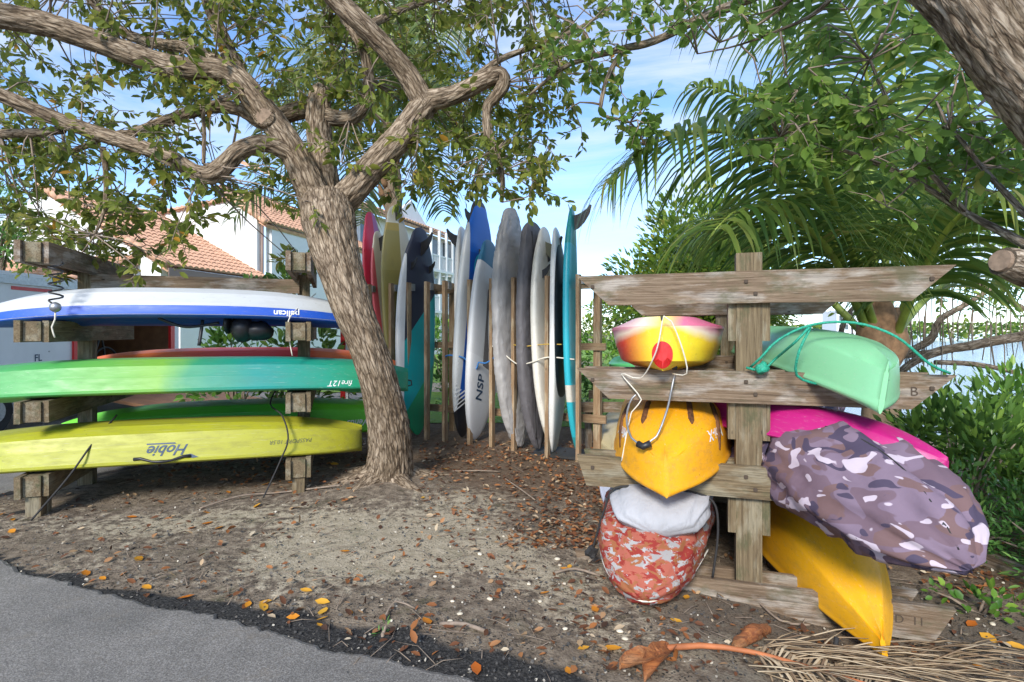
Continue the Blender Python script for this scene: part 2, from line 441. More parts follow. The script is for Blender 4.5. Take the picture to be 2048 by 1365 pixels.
LEAF_V = np.array([[0, 0, 0], [.33, .5, .05], [.33, -.5, .05], [.7, .42, .02], [.7, -.42, .02], [1, 0, -.08], [.33, 0, -.03], [.7, 0, -.05]])
LEAF_F = [(0, 6, 1), (0, 2, 6), (1, 6, 7, 3), (6, 2, 4, 7), (3, 7, 5), (7, 4, 5)]
DIA_V = np.array([[0, 0, 0], [.45, .5, .06], [1, 0, -.05], [.45, -.5, .06]])
DIA_F = [(0, 3, 2, 1)]
def leaves(name, pos, dirs, size, aspect, mat, parent=None, simple=False, updir=None, rnd=None, roll=.8, kind='stuff'):
    pos = np.asarray(pos, float); n = len(pos)
    d = np.asarray(dirs, float); d /= np.linalg.norm(d, axis=1)[:, None]+1e-9
    up = np.tile([0, 0, 1.0], (n, 1)) if updir is None else np.asarray(updir, float)
    up = up+rng.normal(0, roll*.6, (n, 3))
    y = np.cross(up, d); y /= np.linalg.norm(y, axis=1)[:, None]+1e-9
    z = np.cross(d, y)
    size = np.broadcast_to(np.asarray(size, float), (n,))
    T = DIA_V if simple else LEAF_V; TF = DIA_F if simple else LEAF_F
    k = len(T)
    co = pos[:, None, :] + size[:, None, None]*(T[None, :, 0, None]*d[:, None, :] + aspect*T[None, :, 1, None]*y[:, None, :] + T[None, :, 2, None]*z[:, None, :])
    co = co.reshape(-1, 3)
    if parent is not None:
        iv = np.array(inv(parent)); co = co @ iv[:3, :3].T + iv[:3, 3]
    loops, starts, tot = [], [], 0
    flat = np.concatenate([np.array(f) for f in TF]); lens = np.array([len(f) for f in TF])
    L = (flat[None, :]+(np.arange(n)*k)[:, None]).ravel()
    st = np.concatenate([[0], np.cumsum(np.tile(lens, n))[:-1]])
    me = bpy.data.meshes.new(name)
    me.vertices.add(len(co)); me.vertices.foreach_set('co', co.astype(np.float32).ravel())
    me.loops.add(len(L)); me.loops.foreach_set('vertex_index', L.astype(np.int32))
    me.polygons.add(len(st)); me.polygons.foreach_set('loop_start', st.astype(np.int32))
    me.update(calc_edges=True); me.validate()
    if rnd is None: rnd = rng.random(n)
    at = me.attributes.new('rnd', 'FLOAT', 'FACE')
    at.data.foreach_set('value', np.repeat(rnd, len(TF)).astype(np.float32))
    me.materials.append(mat)
    o = bpy.data.objects.new(name, me); link(o, parent)
    if kind: o['kind'] = kind
    return o

def text_data(body, size, shear=0, font_bold=False):
    cu = bpy.data.curves.new('t', 'FONT'); cu.body = body; cu.size = size; cu.align_x = 'CENTER'; cu.align_y = 'CENTER'
    cu.shear = shear; cu.resolution_u = 3
    if font_bold: cu.offset = size*.018
    ob = bpy.data.objects.new('t', cu); COL.objects.link(ob)
    dg = bpy.context.evaluated_depsgraph_get()
    me = bpy.data.meshes.new_from_object(ob.evaluated_get(dg))
    V = [v.co.copy() for v in me.vertices]; Fc = [tuple(p.vertices) for p in me.polygons]
    bpy.data.objects.remove(ob); bpy.data.meshes.remove(me)
    return V, Fc
def decal(name, body, size, bvh, origin, right, up, inward, mat, parent, shear=0, bold=False, off=.003, data=None):
    """lettering wrapped on a surface: rays shot along inward from the plane (origin, right, up); local coordinates"""
    V, Fc = data if data else text_data(body, size, shear, bold)
    out = []
    for v in V:
        p = origin+right*v.x+up*v.y
        hit = bvh.ray_cast(p-inward*1.5, inward)
        out.append((hit[0]-inward*off) if hit[0] is not None else p)
    return mesh(name, out, Fc, mat, parent)

# ------------------------------------------------------------------ ground
def grid_axis(lo, hi, step, far):
    a = list(np.arange(lo, hi+1e-6, step)); s = step; x = hi
    while x < far: s *= 1.35; x += s; a.append(x)
    s = step; x = lo; b = []
    while x > -far: s *= 1.35; x -= s; b.append(x)
    return b[::-1]+a
gx = grid_axis(-5, 4.6, .05, 2500); gy = grid_axis(1.2, 9.5, .05, 2500)
gv = []; sand = []; dark = []; litter = []; grassy = []
for y in gy:
    for x in gx:
        gv.append((x, y, gz(x, y)))
        near = -6 < x < 6 and 0 < y < 12
        if near:
            w = noise.noise((x*1.3, y*1.3, 8))
            sand.append(max(0, min(1, .62*math.exp(-(((x+.75)/1.2)**2+((y-3.9)/.65)**2))+.42*w+.02)))
            e = y-edge_front(x)
            wd = lerp(.05, .24, ss(-3, .3, x))+.1*noise.noise((x*3, y*3, 2))
            dk = 1-ss(wd*.6, wd*1.5, e)
            if x < -2 and y > 4.4: dk = max(dk, 1-ss(.05, .25, x-edge_back(y)))
            dark.append(max(dk, .4*ss(.35, 1.0, x)*ss(.0, .4, .45+w)*(1-ss(3.4, 4.2, y))))
            litter.append(min(1, max(0, ss(4.6, 5.7, y+.55*x+.5*w)*ss(-2.6, -.2, x+.3*y-1.2)+.5*ss(4.6, 5.4, y)*ss(.2, .5, .35+w))))
        else:
            sand.append(.3); dark.append(0); litter.append(.5 if y < 13 else 0)
        grassy.append(ss(9.5, 11, y+.2*math.sin(x*2)) )
nx = len(gx)
gf = [(j*nx+i, j*nx+i+1, (j+1)*nx+i+1, (j+1)*nx+i) for j in range(len(gy)-1) for i in range(nx-1)]
m, n, b = newmat('dirt')
def att(nm): return nd(n, 'ShaderNodeAttribute', attribute_name=nm).outputs['Fac']
geo = nd(n, 'ShaderNodeNewGeometry')
pos = geo.outputs['Position']
big = noise_n(n, pos, 2.2, 6, .6); mid = noise_n(n, pos, 14, 6, .7); fine = noise_n(n, pos, 75, 4, .7)
base = ramp(n, [(.3, (.075, .058, .044)), (.5, (.25, .198, .145)), (.7, (.39, .322, .24))]); n.links.new(mid, base.inputs[0])
sandc = ramp(n, [(.3, (.35, .29, .2)), (.7, (.57, .49, .36))]); n.links.new(mid, sandc.inputs[0])
sf = nd(n, 'ShaderNodeMath', operation='MULTIPLY_ADD'); sf.inputs[1].default_value = 1.3
n.links.new(mid, sf.inputs[0]); n.links.new(att('sand'), sf.inputs[2])
sr = ramp(n, [(.82, (0, 0, 0)), (1.0, (1, 1, 1))]); n.links.new(sf.outputs[0], sr.inputs[0])
c = mixc(n, sr.outputs[0], base.outputs[0], sandc.outputs[0])
vo = nd(n, 'ShaderNodeTexVoronoi', Scale=52); n.links.new(pos, vo.inputs['Vector'])
spk = ramp(n, [(.2, (1, 1, 1)), (.34, (0, 0, 0))]); n.links.new(vo.outputs['Distance'], spk.inputs[0])
sgate = ramp(n, [(.42, (0, 0, 0)), (.58, (1, 1, 1))]); n.links.new(noise_n(n, pos, 6, 5, .7), sgate.inputs[0])
sm = nd(n, 'ShaderNodeMath', operation='MULTIPLY'); n.links.new(spk.outputs[0], sm.inputs[0]); n.links.new(sgate.outputs[0], sm.inputs[1])
c = mixc(n, sm.outputs[0], c, (.035, .034, .03))
mossg = ramp(n, [(.56, (0, 0, 0)), (.7, (.55,)*3)]); n.links.new(noise_n(n, pos, 3.4, 7, .72), mossg.inputs[0])
c = mixc(n, mossg.outputs[0], c, (.10, .105, .05))
dsum = nd(n, 'ShaderNodeMath', operation='MULTIPLY_ADD'); dsum.inputs[1].default_value = .8
n.links.new(mid, dsum.inputs[0]); n.links.new(att('dark'), dsum.inputs[2])
dr = ramp(n, [(.72, (0, 0, 0)), (1.0, (1, 1, 1))]); n.links.new(dsum.outputs[0], dr.inputs[0])
grit = ramp(n, [(.38, (.022, .022, .022)), (.62, (.075, .072, .068)), (.72, (.3, .28, .25))]); n.links.new(fine, grit.inputs[0])
c = mixc(n, dr.outputs[0], c, grit.outputs[0])
lt = ramp(n, [(.3, (.06, .038, .025)), (.55, (.17, .105, .065)), (.75, (.28, .19, .12))]); n.links.new(fine, lt.inputs[0])
lf = nd(n, 'ShaderNodeMath', operation='MULTIPLY'); lf.inputs[1].default_value = .7; n.links.new(att('litter'), lf.inputs[0])
c = mixc(n, lf.outputs[0], c, lt.outputs[0])
n.links.new(c, b.inputs['Base Color']); b.inputs['Roughness'].default_value = .95; b.inputs['Specular IOR Level'].default_value = .15
hs = nd(n, 'ShaderNodeMath', operation='ADD'); n.links.new(mid, hs.inputs[0]); n.links.new(fine, hs.inputs[1])
bump(n, b, hs.outputs[0], .9, .02)
M['dirt'] = m
ground = mesh('ground', gv, gf, M['dirt'], smooth=True)
for nm, arr in (('sand', sand), ('dark', dark), ('litter', litter)):
    a = ground.data.attributes.new(nm, 'FLOAT', 'POINT'); a.data.foreach_set('value', np.array(arr, dtype=np.float32))
tag(ground, 'sandy dirt ground with dark grit and leaf litter', 'ground', kind='structure')

m, n, b = newmat('asphalt')
geo = nd(n, 'ShaderNodeNewGeometry'); pos = geo.outputs['Position']
f1 = noise_n(n, pos, 130, 3, .8); f2 = noise_n(n, pos, 2.0, 5, .6)
r1 = ramp(n, [(.33, (.125, .115, .102)), (.5, (.22, .203, .182)), (.66, (.38, .36, .33))]); n.links.new(f1, r1.inputs[0])
r2 = ramp(n, [(.3, (.68, .68, .68)), (.7, (1.12, 1.11, 1.1))]); n.links.new(f2, r2.inputs[0])
ac = mixc(n, 1.0, r1.outputs[0], r2.outputs[0], 'MULTIPLY')
wz = nd(n, 'ShaderNodeTexNoise', Scale=3.0, Detail=6); n.links.new(pos, wz.inputs['Vector'])
wa = nd(n, 'ShaderNodeVectorMath', operation='MULTIPLY_ADD'); wa.inputs[1].default_value = (.5,)*3; n.links.new(wz.outputs['Color'], wa.inputs[0]); n.links.new(pos, wa.inputs[2])
vc = nd(n, 'ShaderNodeTexVoronoi', feature='DISTANCE_TO_EDGE', Scale=.55); n.links.new(wa.outputs[0], vc.inputs['Vector'])
rc = ramp(n, [(.0, (.8,)*3), (.006, (0, 0, 0))]); n.links.new(vc.outputs['Distance'], rc.inputs[0])
f3 = noise_n(n, pos, 5.5, 7, .7); r3 = ramp(n, [(.56, (0, 0, 0)), (.72, (.55,)*3)]); n.links.new(f3, r3.inputs[0])
ac = mixc(n, r3.outputs[0], ac, (.2, .165, .125))
n.links.new(ac, b.inputs['Base Color'])
b.inputs['Roughness'].default_value = .85; bump(n, b, f1, .8, .008)
M['asphalt'] = m
def strip(name, a_vals, lo, hi, swap, mat):
    V, Fc = [], []
    for i, a in enumerate(a_vals):
        e = hi(a)+.05*noise.noise((a*3, 2, 0))+.03*noise.noise((a*13, 1, 0))+.02*noise.noise((a*37, 1, 0))
        for (v, z) in ((lo, .004), (lerp(lo, e, .6), .004), (e-.03, .005), (e, -.006), (e+.005, -.05)):
            x, y = (v, a) if swap else (a, v)
            V.append((x, y, z+(-.02 if x > 1 else 0)*ss(1, 2, x)+(-.08*ss(-.3, .6, x)-.17*ss(.6, 2.3, x))))
        if i:
            for k in range(4):
                q = (5*i-5+k, 5*i+k, 5*i+k+1, 5*i-4+k)
                Fc.append(q if not swap else q[::-1])
    o = mesh(name, V, Fc, mat); tag(o, kind='structure'); return o
tag(strip('asphalt_road', list(np.arange(-60, -6, 2))+list(np.arange(-6, 6, .025)), -40, edge_front, False, M['asphalt']), 'grey asphalt drive with crumbling edge', 'road')
tag(strip('asphalt_pad', list(np.arange(4.401, 14, .05)), -60, edge_back, True, M['asphalt']), 'grey asphalt under the white trailer', 'road')

# lawn and water
m, n, b = newmat('lawn')
geo = nd(n, 'ShaderNodeNewGeometry')
r = ramp(n, [(.3, (.12, .24, .02)), (.7, (.26, .42, .05))]); n.links.new(noise_n(n, geo.outputs['Position'], 7, 8, .75), r.inputs[0])
n.links.new(r.outputs[0], b.inputs['Base Color']); b.inputs['Roughness'].default_value = .9
bump(n, b, noise_n(n, geo.outputs['Position'], 30, 4, .8), 1.0, .05)
M['lawn'] = m
lv, lf_ = [], []
ys = list(np.arange(8.8, 13, .25))+list(np.arange(13, 120, 3)); xs = list(np.arange(-2.4, 3.5, .25))
for j, y in enumerate(ys):
    for i in range(30):
        x0 = -2.4+.25*math.sin(y*1.7) if y < 14 else -40
        x1 = 2.6+.3*math.sin(y*2.1) if y < 12 else min(.40*y-.6, 45)
        if j == 0: x1 = 2.3
        x = lerp(x0, x1, i/29)
        lv.append((x, y+(.25*noise.noise((x*1.5, 0, 4)) if j == 0 else 0), gz(x, y)+.008+(0 if y < 13 else .012)))
    if j:
        lf_ += [((j-1)*30+i, (j-1)*30+i+1, j*30+i+1, j*30+i) for i in range(29)]
tag(mesh('lawn', lv, lf_, M['lawn'], smooth=True), 'bright green lawn behind the racks', 'lawn', kind='structure')
m, n, b = newmat('water')
b.inputs['Base Color'].default_value = (.28, .38, .46, 1); b.inputs['Roughness'].default_value = .12
geo = nd(n, 'ShaderNodeNewGeometry'); mpw = nd(n, 'ShaderNodeMapping'); mpw.inputs['Scale'].default_value = (.5, 2.5, 1)
n.links.new(geo.outputs['Position'], mpw.inputs[0]); bump(n, b, noise_n(n, mpw.outputs[0], 1.6, 6, .6), .35, .25)
M['water'] = m
tag(mesh('water', [(-4, 9, -1.2), (2500, 9, -1.2), (2500, 2400, -1.2), (-4, 2400, -1.2)], [(0, 1, 2, 3)], M['water']), 'calm blue grey river', 'water', kind='structure')

# ------------------------------------------------------------------ buildings
def roof_tiles(parent, o, ex, ey, nu, nv, du, dv, mask=None, limit=300, name='roof_tile', near=None):
    """half round clay tiles: o corner, ex along the eave, ey up the slope (unit vectors), mask(u,v)->bool"""
    nrm = ex.cross(ey).normalized()
    if nrm.z < 0: nrm = -nrm
    bm = bmesh.new(); K = 6; rows = []
    for (t, rr, lift) in ((0, .5, .035), (1.12, .42, .0)):
        rows.append([bm.verts.new((math.cos(math.pi*k/K)*du*rr, t*dv, math.sin(math.pi*k/K)*du*.42+lift)) for k in range(K+1)])
    for k in range(K): bm.faces.new((rows[0][k], rows[0][k+1], rows[1][k+1], rows[1][k]))
    bm.faces.new(rows[0])
    bmesh.ops.recalc_face_normals(bm, faces=bm.faces)
    me = bpy.data.meshes.new(name); bm.to_mesh(me); bm.free(); me.materials.append(M['terracotta'])
    me.polygons.foreach_set('use_smooth', [True]*len(me.polygons)); me.set_sharp_from_angle(angle=R(50))
    base = Matrix((ex, ey, nrm)).transposed().to_4x4()
    items = []
    for j in range(nv):
        for i in range(nu):
            u, v = (i+.5)*du, j*dv
            if mask and not mask(u, v): continue
            p = o+ex*u+ey*v+nrm*(.012*random.random())
            items.append((p, i, j))
    items.sort(key=lambda q: q[0].length)
    iv = inv(parent); rest_v, rest_f = [], []
    tv = [v.co.copy() for v in me.vertices]; tf = [tuple(p.vertices) for p in me.polygons]
    for k, (p, i, j) in enumerate(items):
        mm = base.copy(); mm.translation = p; mm = iv @ mm
        if k < limit:
            t = bpy.data.objects.new(name, me); link(t, parent); t.matrix_basis = mm
        else:
            oo = len(rest_v); rest_v += [mm @ v for v in tv]; rest_f += [tuple(a+oo for a in f) for f in tf]
    if rest_v:
        r_ = mesh('roof_tiles', rest_v, rest_f, M['terracotta'], parent, True, 50); r_['kind'] = 'stuff'
    return len(items)

def quad(name, pts, mat, parent, th=.0):
    iv = inv(parent); pts = [iv @ Vector(p) for p in pts]
    nrm = (pts[1]-pts[0]).cross(pts[2]-pts[0]).normalized()
    if th:
        V = pts+[p-nrm*th for p in pts]; k = len(pts)
        Fc = [tuple(range(k)), tuple(range(2*k-1, k-1, -1))]+[(i, i+k, (i+1) % k+k, (i+1) % k) for i in range(k)]
        return mesh(name, V, Fc, mat, parent)
    return mesh(name, pts, [tuple(range(len(pts)))], mat, parent)

rd = Vector((.243, .97, 0)).normalized(); gd = Vector((-.97, .243, 0)).normalized(); Z = Vector((0, 0, 1))
C0 = Vector((-10.08, 17, 0)); EAVE = 3.34; AP = C0+gd*4.88; RID = 5.96
# gabled house in front
h1 = empty('gable_house', C0, 'white house with a clay tiled gable roof behind the white trailer', 'house')
quad('wall', [C0+gd*.25, C0+gd*9.5, C0+gd*9.5+Z*EAVE, AP+Z*(RID-.12), C0+gd*.25+Z*EAVE], M['white_paint'], h1, .25)
quad('wall', [C0+gd*.25+rd*.26, C0+gd*.25+rd*4.6, C0+gd*.25+rd*4.6+Z*EAVE, C0+gd*.25+rd*.26+Z*EAVE], M['white_paint'], h1, -.2)
sl_up = (AP+Z*RID-C0-Z*EAVE); SL = sl_up.length; sl_up.normalize()
quad('roof', [C0-rd*.2+Z*(EAVE-.05), C0+rd*4.4+Z*(EAVE-.05), AP+rd*4.4+Z*(RID-.05), AP-rd*.2+Z*(RID-.05)], M['terracotta'], h1, .12)
sl2 = (AP+Z*RID-(C0+gd*9.76+Z*EAVE)).normalized()
quad('roof', [C0+gd*9.76-rd*.2+Z*(EAVE-.05), AP-rd*.2+Z*(RID-.06), AP+rd*4.4+Z*(RID-.06), C0+gd*9.76+rd*4.4+Z*(EAVE-.05)], M['terracotta'], h1, .12)
roof_tiles(h1, C0-rd*.25+Z*(EAVE), rd, sl_up, 20, 17, .23, .33, limit=230)
# barge row of ridge tiles on the rake
for k in range(17):
    p = C0-rd*.28+Z*(EAVE+.06)+sl_up*(.33*k)
    v, f, bk = tube_data([p, p+sl_up*.36+Z*.015], [.13, .10], 8, 1)
    tubes('barge_tile', [(v, f, bk)], M['terracotta'], h1)
quad('fascia', [C0-rd*.3+Z*(EAVE-.28)-gd*.1, C0+rd*4.4+Z*(EAVE-.28)-gd*.1, C0+rd*4.4+Z*(EAVE-.05)-gd*.1, C0-rd*.3+Z*(EAVE-.05)-gd*.1], M['pipe'], h1, .03)
# lower porch roof across the gable
PZ = C0+gd*1.0-rd*2.2
pr_up = (rd*2.2+Z*.95).normalized()
quad('porch_roof', [PZ+gd*7.5+Z*2.72, PZ+Z*2.72, PZ+rd*2.3+Z*3.7, PZ+gd*7.5+rd*2.3+Z*3.7], M['terracotta'], h1, .1)
roof_tiles(h1, PZ+gd*7.5+Z*2.77, -gd, pr_up, 32, 7, .23, .33, limit=70)
quad('porch_wall', [PZ+gd*7.4+rd*.2, PZ+gd*.1+rd*.2, PZ+gd*.1+rd*.2+Z*2.7, PZ+gd*7.4+rd*.2+Z*2.7], M['white_paint'], h1, .2)
quad('porch_side_wall', [PZ+gd*.1+rd*.42, PZ+gd*.1+rd*2.3, PZ+gd*.1+rd*2.3+Z*3.5, PZ+gd*.1+rd*.42+Z*2.75], M['white_paint'], h1, .15)
# taller house behind
W0 = C0+rd*4.45
h2 = empty('tall_house', W0, 'tall white house wing with clay roof, brown downspout and a dark window', 'house')
Q0 = W0+gd*.45
quad('wall', [Q0, Q0+gd*7, Q0+gd*7+Z*5.6, Q0+gd*4.6+Z*6.0, Q0+gd*1.2+Z*6.35, Q0+Z*5.62], M['white_paint'], h2, .25)
quad('wall', [Q0+rd*.26, Q0+rd*9, Q0+rd*9+Z*5.62, Q0+rd*.26+Z*5.62], M['white_paint'], h2, -.25)
ru = (gd*1.2+Z*.73).normalized()
quad('roof', [Q0-gd*.35-rd*.15+Z*5.42, Q0-gd*.35+rd*9.2+Z*5.42, Q0+gd*3.2+rd*9.2+Z*7.55, Q0+gd*3.2+rd*1.5+Z*7.55, Q0+gd*1.2-rd*.15+Z*6.37], M['terracotta'], h2, .12)
roof_tiles(h2, Q0-gd*.38-rd*.2+Z*5.46, rd, ru, 36, 12, .24, .33, mask=lambda u, v: v < 1.75+.6*max(0, u), limit=300)
for k in range(6):
    p = Q0-gd*.35-rd*.2+Z*5.5+ru*(.33*k); tubes('barge_tile', [tube_data([p, p+ru*.36], [.13, .1], 8, 1)], M['terracotta'], h2)
quad('left_roof', [Q0+gd*7.2-rd*.3+Z*5.66, Q0+gd*4.5-rd*.3+Z*6.02, Q0+gd*1.2-rd*.3+Z*6.38, Q0+gd*1.2+rd*3+Z*6.5, Q0+gd*7.2+rd*3+Z*6.1], M['terracotta'], h2, .1)
for k in range(26):
    p = Q0+gd*(1.2+.23*k)-rd*.35+Z*(6.42-.107*.23*k*1.05)
    tubes('barge_tile', [tube_data([p, p+rd*.4+Z*.03], [.11, .09], 6, 1)], M['terracotta'], h2)
tubes('downspout', [tube_data([Q0-gd*.08-rd*.06+Z*z for z in (5.5, 4, 2, .2)], [.06]*4, 8, 1)], M['pipe'], h2)
wb = Matrix((rd, -gd, Z)).transposed().to_4x4()
def window(parent, o, w, h, panes=2):
    """window centred at o on a wall whose outward normal is -gd"""
    fr = box('window', (0, 0, 0), (w, .10, h), M['frame_dark'], parent, basis=inv(parent) @ Matrix.Translation(o) @ wb)
    for k in range(panes):
        pw = (w-.06)/panes
        box('pane', (-w/2+.03+pw*(k+.5), .053, 0), (pw-.06, .012, h-.12), M['glass'], fr)
window(h2, Q0+rd*1.35-gd*.02+Z*4.35, 1.75, .95, 3)
window(h2, Q0+rd*6.2-gd*.02+Z*4.35, 1.2, .95, 2)
window(h2, Q0+rd*1.8-gd*.02+Z*1.4, 1.6, 1.2, 2)

# apartment block behind the boards
A0 = Vector((-9.3, 27, 0)); A1 = Vector((-3.75, 42.5, 0)); ad = (A1-A0).normalized(); an = Vector((ad.y, -ad.x, 0))
ap = empty('apartment_block', A0, 'white three storey apartment block with balconies and clay eaves', 'building')
AL = (A1-A0).length; AH = 7.9
quad('wall', [A0, A1, A1+Z*AH, A0+Z*AH], M['white_paint'], ap, .3)
quad('end_wall', [A1-an*.31, A1-an*9, A1-an*9+Z*AH, A1-an*.31+Z*AH], M['white_paint'], ap, -.3)
quad('eave', [A0+an*.7+Z*(AH-.02), A1+an*.7+ad*.5+Z*(AH-.02), A1-an*5+ad*.5+Z*(AH+2.3), A0-an*5+Z*(AH+2.3)], M['terracotta'], ap, .16)
ea = (-an*5.7+Z*2.32).normalized()
roof_tiles(ap, A0+an*.75+Z*(AH+.02), ad, ea, 50, 5, .33, .45, limit=250)
quad('gable', [A0+ad*6+an*.3+Z*AH, A0+ad*11+an*.3+Z*AH, A0+ad*8.5+an*.3+Z*(AH+1.6)], M['white_paint'], ap, .2)
ab = Matrix((ad, -an, Z)).transposed().to_4x4()
def awin(s, z, w, h, panes=2):
    fr = box('window', (0, 0, 0), (w, .12, h), M['white_paint'], ap, basis=inv(ap) @ Matrix.Translation(A0+ad*s+an*.03+Z*z) @ ab)
    for k in range(panes):
        pw = (w-.1)/panes
        box('pane', (-w/2+.05+pw*(k+.5), -.063, 0), (pw-.1, .02, h-.2), M['glass'], fr)
for fl in range(3):
    zb = .1+fl*2.6
    awin(4.0, zb+1.5, 1.3, 1.4); awin(7.0, zb+1.5, 1.0, 1.4, 1); awin(1.5, zb+1.5, 1.2, 1.3)
    for s0 in (9.3, 13.2):
        bc = A0+ad*(s0+1.5)+Z*zb
        bal = box('balcony', (0, 0, 0), (3.2, 1.3, .16), M['white_paint'], ap, basis=inv(ap) @ Matrix.Translation(bc+an*.66) @ ab)
        box('recess', (0, .55, 1.25), (2.7, .16, 2.1), M['glass'], bal)
        for e in (-1.52, -.4, .6, 1.52): box('post', (e, -.56, 1.33), (.14, .14, 2.5), M['white_paint'], bal)
        box('rail', (0, -.56, .98), (3.0, .07, .08), M['white_paint'], bal)
        V, Fc = [], []
        for k in range(24):
            x = -1.45+k*.126; o = len(V)
            for (dx, dy, dz) in [(a, b_, c_) for a in (-.018, .018) for b_ in (-.018, .018) for c_ in (0, .86)]:
                V.append((x+dx, -.56+dy, .1+dz))
            Fc += [tuple(o+i for i in q) for q in ((0, 1, 3, 2), (4, 6, 7, 5), (0, 4, 5, 1), (2, 3, 7, 6))]
        mesh('baluster_row', V, Fc, M['white_paint'], bal)
# far building across the water
fb = empty('far_tower', Vector((76, 130, -1)), 'pale apartment tower far across the water', 'building')
box('wall', (0, 0, 3.5), (7, 6, 7.5), M['white_paint'], fb)
for i in range(5):
    for j in range(3): box('window', (-2.6+i*1.3, -3.02, 1.6+j*2), (.7, .1, 1.1), M['glass'], fb)

# ------------------------------------------------------------------ vegetation
def tree_leaves(name, centres, mat, parent, per=22, spread=.18, size=(.055, .09), aspect=.5, twmat=None, anchors=None, hang=0, biased=None):
    """leafy twigs round each centre, each twig joined to the closest point of the limbs"""
    pos, dirs, tw = [], [], []
    for c in centres:
        c = Vector(c)
        if anchors:
            a = min(anchors, key=lambda q: (q-c).length_squared)
            mid = a.lerp(c, .55)+Vector((random.gauss(0, .06), random.gauss(0, .06), random.gauss(.05, .06)))*min(1.5, (a-c).length)
            tw.append(tube_data([a, mid, c], [.004+.006*min(1.5, (a-c).length), .006, .004], 4, .25))
        for k in range(3):
            dr = Vector((random.gauss(0, 1), random.gauss(0, 1), random.gauss(-.1-hang, .7))).normalized()
            L = spread*random.uniform(.8, 1.9); e = c+dr*L+Vector((0, 0, -.06*L))
            tw.append(tube_data([c, c.lerp(e, .5)+Vector((0, 0, .02)), e], [.0045, .003, .002], 3, .2))
            nl = per//3
            for q in range(nl):
                t = .15+.85*(q+random.random()*.6)/nl
                side = Vector((random.gauss(0, 1), random.gauss(0, 1), random.gauss(0, .8)))
                side = (side-dr*side.dot(dr)).normalized()
                pos.append(c.lerp(e, min(1, t))); dirs.append((dr*.65+side*random.uniform(.6, 1.1)+Vector((0, 0, -.15-hang*.4))))
    o = leaves(name, pos, dirs, rng.uniform(size[0], size[1], len(pos)), aspect, mat, parent, rnd=np.clip(rng.normal(.45, .24, len(pos)), 0, 1))
    if tw:
        t = tubes('twigs', tw, twmat or M['twig'], parent); t['kind'] = 'stuff'
    return o

